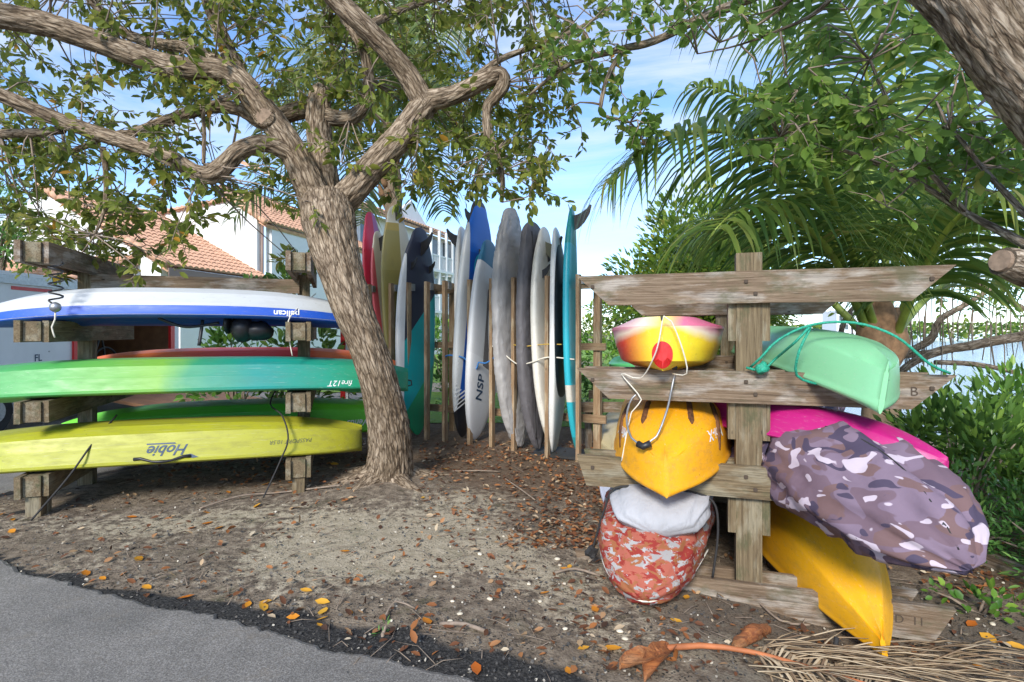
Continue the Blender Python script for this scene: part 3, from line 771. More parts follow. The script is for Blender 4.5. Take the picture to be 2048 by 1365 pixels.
def limb(pts, sides=16, step=.06, rough=.008, seed=0, thin=.78):
    return tube_data([P(a, b_, d) for a, b_, d, r in pts], [q[3]*thin for q in pts], sides, step, rough, seed)
mt = empty('shade_tree', TREE, 'big leaning furrowed bark shade tree with spreading limbs in the open dirt', 'tree')
trunk_pts = [(775, 1000, 5.3, .34), (775, 965, 5.3, .285), (781, 900, 5.2, .22), (767, 800, 5.02, .187), (738, 700, 4.88, .17), (700, 600, 4.85, .19), (670, 500, 4.92, .228), (656, 440, 5.0, .262), (650, 400, 5.08, .225)]
tubes('trunk', [limb(trunk_pts, 150, .013, .012, thin=.84)], M['bark'], mt, barkattr=True)
LIMBS = {
 'A': [(640, 430, 5.2, .2), (606, 340, 5.15, .155), (565, 270, 5.1, .14), (522, 215, 5.05, .135), (480, 165, 5.0, .13), (440, 142, 4.95, .115), (370, 138, 4.9, .11), (300, 122, 4.85, .11), (200, 85, 4.75, .105), (100, 52, 4.65, .11), (0, 32, 4.55, .12), (-140, 0, 4.4, .11), (-300, -60, 4.3, .08)],
 'A2': [(488, 175, 5.05, .1), (455, 100, 5.2, .075), (428, 35, 5.3, .068), (405, -40, 5.4, .06), (380, -160, 5.5, .04)],
 'A3': [(430, 125, 5.0, .07), (380, 98, 5.3, .06), (300, 85, 5.5, .055), (240, 60, 5.7, .05), (190, 10, 5.8, .045), (140, -60, 5.9, .03)],
 'C': [(585, 310, 5.1, .1), (535, 288, 5.0, .085), (482, 300, 4.95, .085), (442, 338, 4.95, .095), (405, 350, 4.95, .085), (330, 312, 4.9, .072), (250, 284, 4.85, .07), (160, 256, 4.8, .07), (80, 226, 4.7, .066), (0, 190, 4.6, .06), (-120, 150, 4.5, .05)],
 'C2': [(125, 260, 4.8, .045), (60, 266, 4.9, .045), (0, 268, 5.0, .045), (-100, 275, 5.1, .04)],
 'C3': [(205, 295, 4.85, .03), (212, 350, 4.85, .025), (208, 420, 4.8, .018), (190, 470, 4.8, .01)],
 'D': [(655, 410, 5.35, .17), (646, 330, 5.38, .145), (638, 270, 5.4, .135), (637, 215, 5.4, .135), (642, 185, 5.4, .11), (648, 172, 5.4, .05)],
 'DL': [(630, 215, 5.4, .1), (585, 225, 5.5, .095), (530, 245, 5.6, .09), (480, 220, 5.7, .07), (420, 215, 5.75, .065), (340, 240, 5.8, .06), (270, 265, 5.85, .045), (215, 275, 5.9, .035), (130, 310, 6, .02)],
 'DR': [(655, 232, 5.4, .09), (700, 236, 5.4, .078), (730, 208, 5.4, .07), (737, 160, 5.45, .06), (726, 100, 5.5, .052), (700, 55, 5.55, .045), (660, 0, 5.6, .035)],
 'E': [(655, 430, 5.2, .19), (702, 385, 5.15, .155), (750, 330, 5.1, .145), (800, 275, 5.05, .14), (842, 220, 5.0, .135), (862, 196, 5.0, .11)],
 'E1': [(850, 215, 5.0, .125), (815, 150, 4.95, .11), (770, 95, 4.85, .1), (720, 45, 4.75, .1), (665, -10, 4.65, .1), (590, -100, 4.5, .085)],
 'E2': [(850, 205, 5.0, .115), (910, 190, 4.95, .088), (960, 165, 4.9, .08), (998, 150, 4.9, .075), (1006, 168, 4.9, .068), (990, 195, 4.92, .055), (976, 215, 4.95, .048), (976, 262, 4.97, .042), (990, 302, 5, .03), (1003, 345, 5, .024), (1004, 405, 5, .01)],
 'E3': [(930, 175, 4.95, .05), (1000, 120, 5.2, .035), (1080, 90, 5.3, .028), (1150, 60, 5.4, .02), (1220, 20, 5.5, .012)],
 'E4': [(720, 60, 4.8, .05), (830, 10, 5.2, .035), (950, -20, 5.5, .03), (1060, -30, 5.7, .02)],
 'S': [(480, 192, 5, .022), (412, 216, 4.97, .02), (409, 270, 4.96, .02), (407, 328, 4.95, .018)],
}
anch = []
for i, (k, pts) in enumerate(LIMBS.items()):
    thick = max(q[3] for q in pts) > .06
    tubes('limb', [limb(pts, 72 if thick else 14, .02 if thick else .06, .012 if thick else .003, i)], M['bark'], mt, barkattr=True)
    pp, _ = catmull([P(a, b_, d) for a, b_, d, r in pts], [q[3] for q in pts], .2)
    anch += pp[4:] if k in 'ADEC' else pp
# sawn scar
sc = P(531, 234, 4.975)
v, f, bk = tube_data([sc+Vector((0, .1, 0)), sc+Vector((-.01, 0, 0)), sc+Vector((-.012, -.02, 0))], [.098, .094, .082], 20, .05, .004)
tubes('scar_rim', [(v, f, bk)], M['bark'], mt, barkattr=True)
tubes('sawn_scar', [tube_data([sc+Vector((0, .05, 0)), sc+Vector((-.002, -.024, -.006))], [.076, .07], 20, .1)], M['cutwood'], mt, smooth=False)
# surface roots
for a, L in ((2.6, .5), (3.6, .35), (4.3, .3), (5.4, .4), (0.3, .45)):
    q = [TREE+Vector((math.cos(a)*t, math.sin(a)*t, .13-.28*t/L*.7)) for t in (.1, .25, .25+L*.5, .25+L)]
    for p in q: p.z = max(p.z, gz(p.x, p.y)-.04)
    tubes('root', [tube_data(q, [.13, .1, .06, .03], 16, .05, .008)], M['bark'], mt, barkattr=True)
cen = []
def scatter(n_, x0, x1, y0, y1, d0, d1, keep=None):
    for _ in range(n_):
        x, y = random.uniform(x0, x1), random.uniform(y0, y1)
        if keep and not keep(x, y): continue
        cen.append(P(x, y, random.uniform(d0, d1)))
scatter(210, -250, 450, -180, 330, 4.6, 6.8)
scatter(130, 350, 700, -150, 210, 5.0, 6.8)
scatter(230, 640, 1130, -180, 290, 4.9, 7.0, lambda x, y: y < 330-.12*(x-640))
scatter(60, -400, 1100, -500, -120, 4.0, 6.8)
for (x, y, r_, k) in [(50, 330, 70, 9), (40, 420, 50, 7), (110, 470, 45, 7), (170, 400, 60, 6), (230, 440, 70, 10), (270, 500, 45, 7), (210, 390, 50, 5), (90, 520, 35, 4), (350, 400, 60, 8), (420, 370, 60, 6), (520, 350, 50, 5), (600, 400, 40, 3), (590, 500, 20, 2), (360, 455, 25, 2), (330, 330, 70, 7), (150, 300, 90, 7),
                      (690, 320, 40, 4), (840, 330, 70, 8), (900, 290, 70, 8), (800, 380, 40, 3), (950, 350, 60, 7), (1020, 300, 60, 7), (1065, 340, 45, 7), (1100, 300, 40, 4), (1100, 230, 70, 6), (1150, 140, 60, 4), (680, 260, 40, 3), (1180, 40, 60, 5)]:
    for _ in range(k): cen.append(P(x+random.gauss(0, r_*.5), y+random.gauss(0, r_*.5), random.uniform(4.7, 5.9)))
tree_leaves('crown', cen, M['leaf_main'], mt, per=24, spread=.17, size=(.065, .115), aspect=.46, anchors=anch, hang=.15)

# tree leaning in from the right
RT = Vector((3.35, 2.55, gz(3.35, 2.55)))
rt = empty('leaning_tree', RT, 'thick grey barked tree trunk leaning over the rack beside the shrubs', 'tree')
def wl(pts, **k): return tube_data([Vector(p[:3]) for p in pts], [p[3] for p in pts], **k)
T1 = [(3.4, 2.6, RT.z-.1, .26), (3.35, 2.6, .5, .21), (3.2, 2.6, 1.3, .19), (2.85, 2.62, 1.95, .175)] + [(*P(2048+48, 205, 2.6), .142), (*P(1995, 92, 2.6), .135), (*P(1912, -20, 2.6), .13), (*P(1800, -150, 2.65), .14), (*P(1600, -420, 2.9), .1)]
tubes('trunk', [wl(T1, sides=120, step=.018, rough=.013, seed=5)], M['bark_grey'], rt, barkattr=True)
T2 = [(*P(2090, 150, 2.75), .13), (*P(2060, 20, 2.85), .12), (*P(2030, -120, 2.95), .11), (*P(1990, -400, 3.1), .08)]
tubes('limb', [wl(T2, sides=40, step=.03, rough=.01, seed=8)], M['bark_grey'], rt, barkattr=True)
ST = [(3.25, 2.6, 1.15, .1), (*P(2150, 580, 2.6), .085), (*P(2040, 535, 2.55), .07), (*P(2005, 523, 2.53), .058)]
tubes('broken_limb', [wl(ST, sides=24, step=.03, rough=.006, seed=3)], M['bark_grey'], rt, barkattr=True)
tubes('sawn_end', [wl([(*P(2006, 523, 2.53), .05), (*P(1999, 521, 2.525), .048)], sides=14, step=.1)], M['cutwood'], rt, smooth=False)
RB = [[(1780, -160, 2.8, .06), (1620, -60, 3.6, .055), (1480, 5, 4.2, .047), (1400, 38, 4.25, .04), (1310, 82, 4.3, .036), (1245, 98, 4.3, .032), (1170, 118, 4.35, .024), (1120, 140, 4.4, .018), (1060, 190, 4.5, .012)],
      [(1250, 97, 4.3, .026), (1222, 140, 4.3, .022), (1203, 200, 4.3, .018), (1208, 232, 4.3, .014), (1260, 245, 4.3, .01), (1290, 290, 4.3, .006)],
      [(1190, 112, 4.3, .016), (1165, 60, 4.4, .012), (1110, 30, 4.5, .008)], [(1203, 210, 4.3, .01), (1160, 205, 4.35, .006), (1130, 225, 4.4, .004)],
      [(2100, 520, 2.7, .035), (2030, 478, 3.0, .028), (1930, 425, 3.2, .022), (1830, 362, 3.3, .018), (1740, 322, 3.4, .016), (1640, 285, 3.5, .01), (1560, 275, 3.5, .006)],
      [(1930, 425, 3.2, .02), (1850, 330, 3.2, .016), (1770, 190, 3.3, .012), (1740, 120, 3.3, .008)],
      [(1700, -60, 3.3, .03), (1640, 20, 3.5, .016), (1560, 60, 3.6, .01), (1480, 90, 3.7, .006), (1395, 108, 3.8, .004)],
      [(1620, -40, 3.5, .02), (1570, 10, 3.6, .012), (1500, 60, 3.6, .007), (1440, 85, 3.7, .004)],
      [(2060, 440, 2.9, .02), (1960, 330, 3.1, .014), (1900, 260, 3.2, .01), (1830, 240, 3.2, .006)]]
ranch = []
for i, pts in enumerate(RB):
    tubes('branch', [limb(pts, 10, .06, .003, i)], M['bark_grey'], rt, barkattr=True)
    ranch += catmull([P(a, b_, d) for a, b_, d, r in pts], [1]*len(pts), .15)[0]
cen = []
scatter(42, 1560, 2080, -60, 300, 2.9, 4.2, lambda x, y: x > 1560-.1*y and not (x > 1900 and y < 40+.7*(x-1880)))
scatter(26, 1500, 1760, 180, 330, 3.0, 3.8)
scatter(22, 1700, 2080, 230, 420, 2.9, 3.8)
scatter(16, 1340, 1560, -60, 60, 3.4, 4.2)
for (x, y, r_, k) in [(1260, 10, 50, 5), (1240, 60, 30, 2), (1290, 225, 40, 5), (1250, 180, 20, 2), (1220, 240, 20, 2), (1130, 110, 50, 4), (1180, 140, 20, 2), (1270, 270, 20, 2)]:
    for _ in range(k): cen.append(P(x+random.gauss(0, r_*.5), y+random.gauss(0, r_*.5), random.uniform(4.1, 4.6)))
tree_leaves('crown', cen, M['leaf_right'], rt, per=26, spread=.13, size=(.06, .10), aspect=.55, anchors=ranch)

# palms
def frond(parent, pts, mat, rmat, nleaf=55, ll=.55, droop=.55, rbase=.03, wid=.028, start=.2, name='frond', rndlo=0, rndhi=.85, ragged=.15):
    """one palm leaf: rachis along pts (world) with hanging leaflets as its two sub-parts"""
    pp, rr = catmull([Vector(p) for p in pts], list(np.linspace(rbase, .004, len(pts))), .05)
    fo = tubes(name, [tube_data([Vector(p) for p in pts], list(np.linspace(rbase, .004, len(pts))), 8, .08)], rmat, parent)
    V, Fc, rn = [], [], []
    cum = [0]
    for a, c_ in zip(pp, pp[1:]): cum.append(cum[-1]+(c_-a).length)
    tot = cum[-1]
    for i in range(nleaf):
        t = start+(1-start)*(i+.5)/nleaf
        idx = min(len(pp)-2, int(np.searchsorted(cum, t*tot))-1); idx = max(0, idx)
        p = pp[idx].lerp(pp[idx+1], min(1, max(0, (t*tot-cum[idx])/max(1e-6, cum[idx+1]-cum[idx]))))
        tan = (pp[idx+1]-pp[idx]).normalized()
        side = tan.cross(Vector((0, 0, 1)))
        if side.length < .15: side = tan.cross(Vector((0, 1, .2)))
        side.normalize(); upv = side.cross(tan)
        f = (t-start)/(1-start)
        L = ll*(.45+.75*math.sin(math.pi*min(1, .15+f*.78)))
        for sg in (-1, 1):
            if random.random() < ragged*.3: continue
            d = (side*sg*random.uniform(.8, 1)+tan*random.uniform(.35, .7)+upv*random.uniform(.0, .35)).normalized()
            LL = L*random.uniform(.8, 1.1); q = p.copy(); K = 5; o = len(V); w0 = wid*random.uniform(.8, 1.2)
            g = droop*random.uniform(.7, 1.25)
            for k in range(K+1):
                s = k/K; w = w0*(1-s**2.2)*(.5+.5*min(1, s*5))
                ax = d.cross(upv)
                if ax.length < .01: ax = tan
                ax.normalize()
                V += [q+ax*w*.5, q-ax*w*.5]
                q = q+d*(LL/K); d = (d+Vector((0, 0, -g*.42))).normalized()
                if k: Fc.append((o+2*k-2, o+2*k-1, o+2*k+1, o+2*k))
            rn += [random.uniform(rndlo, rndhi)]*K
    lo = mesh('leaflets', [inv(parent) @ v for v in V], Fc, mat, fo)
    lo['kind'] = 'stuff'
    a = lo.data.attributes.new('rnd', 'FLOAT', 'FACE'); a.data.foreach_set('value', np.array(rn, dtype=np.float32))
    return fo
# coconut palm behind the boards
PB = Vector(((795-CX)/F*10.5, 10.5, 0)); PB.z = gz(PB.x, PB.y)
pb = empty('coconut_palm', PB, 'coconut palm with yellow nuts rising behind the paddle boards', 'palm tree')
top = P(775, 250, 10.5)
tubes('trunk', [tube_data([PB-Vector((0, 0, .1)), PB.lerp(top, .4)+Vector((.06, 0, 0)), PB.lerp(top, .8)+Vector((.05, 0, 0)), top], [.2, .15, .15, .13], 24, .06, .012)], M['palm_trunk'], pb)
bt = []
for k in range(26):
    a = k*2.4; z = .45+.03*k; p = PB.lerp(top, min(.98, .70+.011*k)); r_ = .14
    d = Vector((math.cos(a), math.sin(a), 0))
    bt.append(tube_data([p+d*.08, p+d*.16+Vector((0, 0, .08)), p+d*.2+Vector((0, 0, .22))], [.07, .06, .02], 6, .1))
tubes('leaf_boots', bt, M['fibre'], pb)
for k in range(24):
    a = k*2.39996+.4; el = [1.25, .9, .55, .2, -.15][k % 5]; L = random.uniform(2.3, 3.1)
    d = Vector((math.cos(a)*math.cos(el), math.sin(a)*math.cos(el), math.sin(el)))
    o_ = top+Vector((0, 0, -.15+.25*(k % 3)))
    h_ = Vector((d.x, d.y, 0)).normalized()
    p1 = o_+d*L*.35; p2 = p1+(d+Vector((0, 0, -.35))).normalized()*L*.35; p3 = p2+(h_*.75+Vector((0, 0, -.85))).normalized()*L*.42
    frond(pb, [o_, p1, p2, p3], M['palm_back'], M['petiole'], 44, .85, .75, .035, .045, .18)
for k in range(13):
    c_ = P(848, 356, 10.3)+Vector((random.uniform(-.15, .15), random.uniform(-.2, .2), random.uniform(-.16, .14)))
    bm = bmesh.new(); bmesh.ops.create_icosphere(bm, subdivisions=2, radius=.085)
    for v_ in bm.verts: v_.co.z *= 1.2
    bm_obj('coconut', bm, M['coconut'], pb, True, basis=inv(pb) @ Matrix.Translation(c_))
tubes('fruit_stalk', [tube_data([top+Vector((.1, -.1, -.2)), P(835, 310, 10.35), P(848, 345, 10.3)], [.03, .025, .02], 6, .1)], M['petiole'], pb)
# young palm behind the right rack
PR = Vector((4.15, 6.4, 0)); PR.z = gz(4.15, 6.4)
pr = empty('young_palm', PR, 'young palm with green leaf stalks growing behind the kayak rack', 'palm tree')
ptop = P(1762, 690, 6.4)
tubes('trunk', [tube_data([PR-Vector((0, 0, .1)), PR.lerp(ptop, .5), ptop, ptop+Vector((0, 0, .5))], [.22, .18, .15, .08], 20, .08, .01)], M['palm_trunk'], pr)
for (ax, ay, r_) in ((1740, 640, .10), (1790, 655, .09), (1765, 600, .07)):
    tubes('fibre_sheath', [tube_data([ptop+Vector((0, 0, -.25)), P(ax, ay+30, 6.3), P(ax, ay, 6.3), P(ax+5, ay-40, 6.3)], [.16, .14, r_, .015], 12, .08, .006)], M['fibre'], pr)
def PP(*q): return [P(a, b_, d) for a, b_, d in q]
FR = [
 (PP((1752, 690, 6.4), (1700, 560, 6.1), (1640, 420, 5.8), (1550, 300, 5.4), (1430, 262, 5.1), (1300, 290, 4.9), (1215, 370, 4.8)), 1.0, 60),
 (PP((1750, 690, 6.4), (1715, 520, 6.5), (1660, 360, 6.6), (1560, 240, 6.6), (1450, 180, 6.6), (1385, 175, 6.6)), .75, 50),
 (PP((1745, 690, 6.4), (1690, 560, 5.9), (1640, 480, 5.4), (1560, 420, 5.0), (1480, 420, 4.7), (1430, 460, 4.5)), .95, 44),
 (PP((1765, 690, 6.4), (1748, 540, 6.3), (1742, 380, 6.2), (1740, 200, 6.1), (1700, 40, 5.8), (1620, -60, 5.5)), .95, 60),
 (PP((1780, 690, 6.4), (1830, 560, 6.2), (1890, 430, 6.0), (1960, 330, 5.7), (2060, 290, 5.4), (2170, 330, 5.1)), 1.0, 60),
 (PP((1785, 695, 6.4), (1822, 600, 5.9), (1880, 480, 5.4), (1950, 410, 5.0), (2040, 400, 4.7), (2120, 450, 4.5)), .9, 52),
 (PP((1770, 690, 6.4), (1790, 520, 6.8), (1830, 330, 7.0), (1890, 170, 7.1), (1980, 60, 7.1), (2080, 20, 7.0)), 1.0, 56),
 (PP((1755, 690, 6.4), (1735, 480, 6.9), (1690, 270, 7.2), (1610, 110, 7.4), (1500, 20, 7.4), (1400, 10, 7.3)), 1.0, 56),
 (PP((1765, 690, 6.4), (1775, 450, 6.6), (1800, 200, 6.6), (1830, 0, 6.5), (1880, -160, 6.2)), 1.0, 50),
 (PP((1775, 690, 6.4), (1850, 600, 6.9), (1940, 540, 7.3), (2040, 520, 7.6), (2120, 560, 7.8)), .95, 44),
 (PP((1748, 690, 6.4), (1660, 600, 6.8), (1570, 520, 7.1), (1480, 470, 7.3), (1400, 480, 7.4)), .9, 44),
 (PP((1760, 690, 6.4), (1700, 500, 5.7), (1640, 330, 5.0), (1600, 230, 4.5), (1580, 200, 4.1)), .9, 44),
]
for pts, ll, nl in FR: frond(pr, pts, M['palm'], M['petiole'], int(nl*1.35), ll*1.15, 1.1, .05, .045, .25, rndhi=.95)

def shrub(name, base, rx, ry, h, n_, size, mat, label, cat='shrub', group=None, aspect=.42, stems=6, lo=.05, simple=False, clumps=26):
    e = empty(name, base, label, cat, group)
    st, pos, dirs = [], [], []
    cl = []
    for k in range(clumps):
        a = random.uniform(0, 6.283); t = random.random()**.5; zz = lo*h+(1-lo)*h*random.random()**.8
        prof = math.sqrt(max(.05, 1-((zz/h-.45)/.62)**2))
        cl.append(base+Vector((math.cos(a)*rx*t*prof, math.sin(a)*ry*t*prof, zz)))
    for c_ in random.sample(cl, min(stems, len(cl))):
        st.append(tube_data([base+Vector((random.gauss(0, rx*.1), random.gauss(0, ry*.1), -.03)), base.lerp(c_, .6)+Vector((0, 0, .08*h)), c_], [.012+.006*h, .008+.003*h, .004], 5, .2))
    per = n_//clumps; cr_ = .42*min(rx, ry, h)
    for c_ in cl:
        out = (c_-base-Vector((0, 0, h*.35)))
        for q in range(per):
            dv = Vector((random.gauss(0, 1), random.gauss(0, 1), random.gauss(0, 1))).normalized()
            pos.append(c_+dv*cr_*random.random()**.5); dirs.append(dv+out.normalized()*.7+Vector((0, 0, .35)))
    leaves('foliage', pos, dirs, rng.uniform(size*.7, size*1.25, len(pos)), aspect, mat, e, simple=simple, rnd=np.clip(rng.normal(.5, .25, len(pos)), 0, 1))
    tubes('stems', st, M['twig'], e)
    return e
def gp(x, y): return Vector((x, y, gz(x, y)))
# shrubs beside the right rack
for i, (x, y, r_, h_, n_, lab) in enumerate([
    (4.3, 5.3, .65, 1.18, 900, 'dark glossy shrub tucked against the young palm'),
    (5.1, 5.7, .75, 1.2, 900, 'broad dark glossy shrub below the mangrove branches'),
    (3.75, 4.75, .55, 1.0, 800, 'dark leafy shrub just behind the magenta kayak'),
    (4.6, 4.5, .7, 1.05, 1000, 'large dark shrub behind the light green herbs'),
    (6.0, 6.3, .9, 1.25, 800, 'dark shrub at the water edge'),
    (5.4, 4.9, .8, 1.15, 800, 'tall dark shrub beside the leaning tree')]):
    shrub('glossy_shrub', gp(x, y), r_, r_, h_, n_, .12, M['leaf_dark'] if i % 2 == 0 else M['leaf_hedge'], lab, 'shrub', 'dark shrubs by the water', .36)
for i, (x, y, r_, h_, n_, lab) in enumerate([
    (3.45, 4.3, .4, .62, 800, 'light green bushy herb next to the camouflage cover'),
    (3.75, 3.85, .42, .6, 900, 'feathery light green herb behind the ground timber'),
    (4.05, 4.1, .45, .7, 900, 'tall light green herb in front of the dark shrubs'),
    (3.45, 3.45, .3, .38, 400, 'low light green herb at the end of the ground timber')]):
    shrub('green_herb', gp(x, y), r_, r_, h_, n_, .065, M['leaf_herb'], lab, 'plant', 'light green herbs by the timber', .3, 14)
shrub('ground_vine', gp(2.75, 3.35), .28, .2, .1, 60, .06, M['leaf_hedge'], 'small creeping vine under the camouflage cover', 'plant', None, .6, 4, clumps=12)
# plants behind the left rack
shrub('climbing_shrub', gp(-2.95, 7.7), .75, .4, 2.4, 1000, .13, M['leaf_dark'], 'tall leafy shrub growing up behind the left kayak rack', 'shrub', None, .5, 9)
shrub('climbing_shrub', gp(-3.9, 8.0), .6, .4, 1.45, 500, .13, M['leaf_hedge'], 'mid height shrub between the trailer ramp and the tall leafy shrub', 'shrub', None, .5, 8)
shrub('climbing_shrub', gp(-2.1, 8.4), .5, .35, 1.35, 420, .12, M['leaf_hedge'], 'leafy shrub behind the right post of the left rack', 'shrub', None, .5, 8)
shrub('round_bush', gp(-1.5, 13), .75, .6, 1.55, 700, .1, M['leaf_herb'], 'rounded bright green bush in front of the apartment block', 'shrub', None, .5)
shrub('round_bush', gp(-.9, 8.9), .28, .28, 1.15, 420, .09, M['leaf_hedge'], 'narrow green bush behind the board rack post', 'shrub', None, .5)
shrub('round_bush', gp(1.15, 9.6), .5, .4, 1.0, 500, .09, M['leaf_dark'], 'dark low bush between the board rack and the kayak rack', 'shrub', None, .5)
shrub('round_bush', gp(2.6, 9.4), .8, .5, .8, 600, .09, M['leaf_hedge'], 'low green bush behind the back frame of the kayak rack', 'shrub', None, .5)
# hedge at the far end of the lawn
for k in range(12):
    shrub('hedge_bush', gp(-3.5+k*1.55, 27+.3*k), 1.1, .8, 1.75, 260, .3, M['leaf_hedge'], 'clipped green hedge bush along the far side of the lawn', 'shrub', 'hedge bushes beyond the lawn', .5, 3, simple=True)

def bushy_tree(name, base, h, rx, ry, zc, rz, n_, size, mat, label, clumps=60, trunk=.12, group=None, fork=5, bmat='bark_grey'):
    e = empty(name, base, label, 'tree', group); cl, pos, dirs = [], [], []
    cc = base+Vector((0, 0, zc))
    for k in range(clumps):
        v_ = Vector((random.gauss(0, 1), random.gauss(0, 1), random.gauss(0, 1))).normalized()*random.uniform(.45, 1)
        if v_.z < -.75: v_.z = -.6
        cl.append(cc+Vector((v_.x*rx, v_.y*ry, v_.z*rz)))
    tr = [tube_data([base-Vector((0, 0, .1)), base.lerp(cc, .5)+Vector((.05, 0, 0)), cc], [trunk, trunk*.8, trunk*.4], 10, .2, .006)]
    tubes('trunk', tr, M[bmat], e, barkattr=True)
    br = [tube_data([base.lerp(cc, random.uniform(.25, .8)), cc.lerp(c_, .5)+Vector((0, 0, -.1)), c_], [trunk*.4, trunk*.22, .01], 6, .25) for c_ in cl[::3]]
    t = tubes('branches', br, M[bmat], e, barkattr=True)
    cr_ = .33*min(rx, ry, rz)*1.15
    for c_ in cl:
        out = (c_-cc).normalized()
        for q in range(n_//clumps):
            dv = Vector((random.gauss(0, 1), random.gauss(0, 1), random.gauss(0, 1))).normalized()
            pos.append(c_+dv*cr_*random.random()**.45); dirs.append(dv+out*.6+Vector((0, 0, .3)))
    leaves('crown', pos, dirs, rng.uniform(size*.7, size*1.3, len(pos)), .5, mat, e, simple=size*F/base.y < 14, rnd=np.clip(rng.normal(.5, .27, len(pos)), 0, 1))
    return e
def at_depth(px, d): 
    x = (px-CX)/F*d; return gp(x, d)
bushy_tree('mangrove_tree', at_depth(1405, 12), 3.2, 1.75, 1.6, 2.75, 1.55, 20000, .14, M['leaf_mang'], 'dense round mangrove crown above the top beam of the kayak rack', 90)
bushy_tree('mangrove_tree', at_depth(1400, 13.5), 3, 1.9, 1.5, 1.9, 1.1, 7000, .14, M['leaf_hedge'], 'low dark mangrove filling the gap under the top beam', 60)
bushy_tree('sparse_tree', at_depth(1245, 16), 2.6, .95, .8, 2.2, .6, 700, .15, M['leaf_mang'], 'small open crowned tree on the lawn left of the mangrove', 26, .06)
bushy_tree('sparse_tree', at_depth(1190, 20), 2.4, .6, .6, 1.7, .5, 320, .16, M['leaf_mang'], 'smallest open crowned tree far down the lawn beside the board rack', 14, .05)
bushy_tree('garden_tree', at_depth(-10, 15), 4, 1.3, 1.2, 4.2, 1.2, 1500, .16, M['leaf_herb'], 'light green tree beside the gabled house', 40, .1)
# mangrove with hanging roots at the water
mg = empty('rooting_mangrove', gp(7.2, 9.0), 'sprawling mangrove with bare grey limbs and hanging aerial roots over the water', 'mangrove')
ML = [[(2300, 640, 8.8, .13), (2150, 660, 8.8, .11), (2048, 672, 8.8, .095), (1950, 690, 8.8, .085), (1880, 702, 8.8, .08), (1830, 722, 8.8, .07), (1800, 745, 8.8, .06)],
      [(1890, 700, 8.8, .06), (1850, 708, 9, .065), (1800, 712, 9.1, .06), (1760, 722, 9.2, .05), (1720, 740, 9.2, .04)],
      [(1800, 712, 9.1, .05), (1860, 680, 9, .07), (1880, 640, 9, .055), (1930, 610, 9, .045), (1990, 570, 9, .035), (2060, 500, 9, .03)],
      [(2048, 620, 9.4, .06), (2000, 590, 9.5, .05), (1950, 560, 9.6, .04), (1880, 540, 9.6, .03)],
      [(1870, 725, 8.7, .04), (1940, 728, 8.7, .045), (2010, 740, 8.7, .04), (2050, 755, 8.7, .03)],
      [(1720, 600, 9.5, .035), (1690, 640, 9.5, .045), (1680, 690, 9.5, .05), (1690, 760, 9.5, .05)], [(1640, 610, 9.8, .03), (1620, 560, 9.9, .03), (1560, 600, 10, .02)]]
for i, pts in enumerate(ML):
    tubes('limb', [limb(pts, 14, .08, .008, i)], M['bark_grey'], mg, barkattr=True)
for k in range(46):
    x = random.uniform(1690, 2080); y0 = random.uniform(560, 660); y1 = y0+random.uniform(60, 170); d = random.uniform(8.6, 9.8)
    p0, p1 = P(x, y0, d), P(x+random.uniform(-14, 14), min(y1, 770), d)
    pts = [p0, p0.lerp(p1, .5)+Vector((random.gauss(0, .03), 0, 0)), p1]
    rr = random.uniform(.006, .014)
    tubes('aerial_root', [tube_data(pts, [rr, rr*.9, rr*.7], 5, .2)], M['twig'], mg)
mc = []
for k in range(60):
    x, y = random.uniform(1640, 2150), random.uniform(380, 600); mc.append(P(x, y, random.uniform(8.8, 10.2)))
tree_leaves('crown', mc, M['leaf_mang'], mg, per=24, spread=.3, size=(.09, .14), aspect=.5)
# far shore
fs_pos, fs_dir = [], []
for k in range(9000):
    x = random.uniform(40, 360); y = 165+random.uniform(0, 25)+.05*x; h_ = 5.0+1.6*noise.noise((x*.06, 3, 0))+.9*noise.noise((x*.3, 1, 0))
    z = -1.2+h_*random.random()**.6
    fs_pos.append((x, y-4*(1-(z+1.2)/h_), z)); fs_dir.append((random.gauss(0, 1), -1, random.gauss(.6, .6)))
fo = leaves('far_mangroves', fs_pos, fs_dir, rng.uniform(.8, 1.9, 9000), .8, M['leaf_mang'], None, simple=True)
tag(fo, 'low green mangrove bank on the far shore', 'mangroves', kind='stuff')
for (px, d, h_) in ((1992, 170, 12.5), (1945, 172, 9.5), (2040, 175, 7.5)):
    b_ = Vector(((px-CX)/F*d, d, -1.2)); e = empty('far_palm', b_, {1992: 'tallest tiny palm standing above the far shore', 1945: 'shorter tiny palm left of the tallest one on the far shore', 2040: 'lowest tiny palm on the far shore'}[px], 'palm tree', 'palms on the far shore')
    tubes('trunk', [tube_data([b_, b_+Vector((.1, 0, h_*.5)), b_+Vector((0, 0, h_))], [.22, .16, .14], 6, 2)], M['twig'], e)
    for k in range(11):
        a = k*.571; t_ = b_+Vector((0, 0, h_)); dx = Vector((math.cos(a), math.sin(a), 0))
        V = [t_, t_+dx*.9+Vector((.0, 0, .5))+dx.cross(Z)*.3, t_+dx*1.8+Vector((0, 0, -.5)), t_+dx*.9+Vector((0, 0, .5))-dx.cross(Z)*.3, t_+dx*.9+Vector((0, 0, .1))]
        mesh('frond', [inv(e) @ q for q in V], [(0, 1, 4), (1, 2, 4), (0, 4, 3), (4, 2, 3)], M['palm'], e)

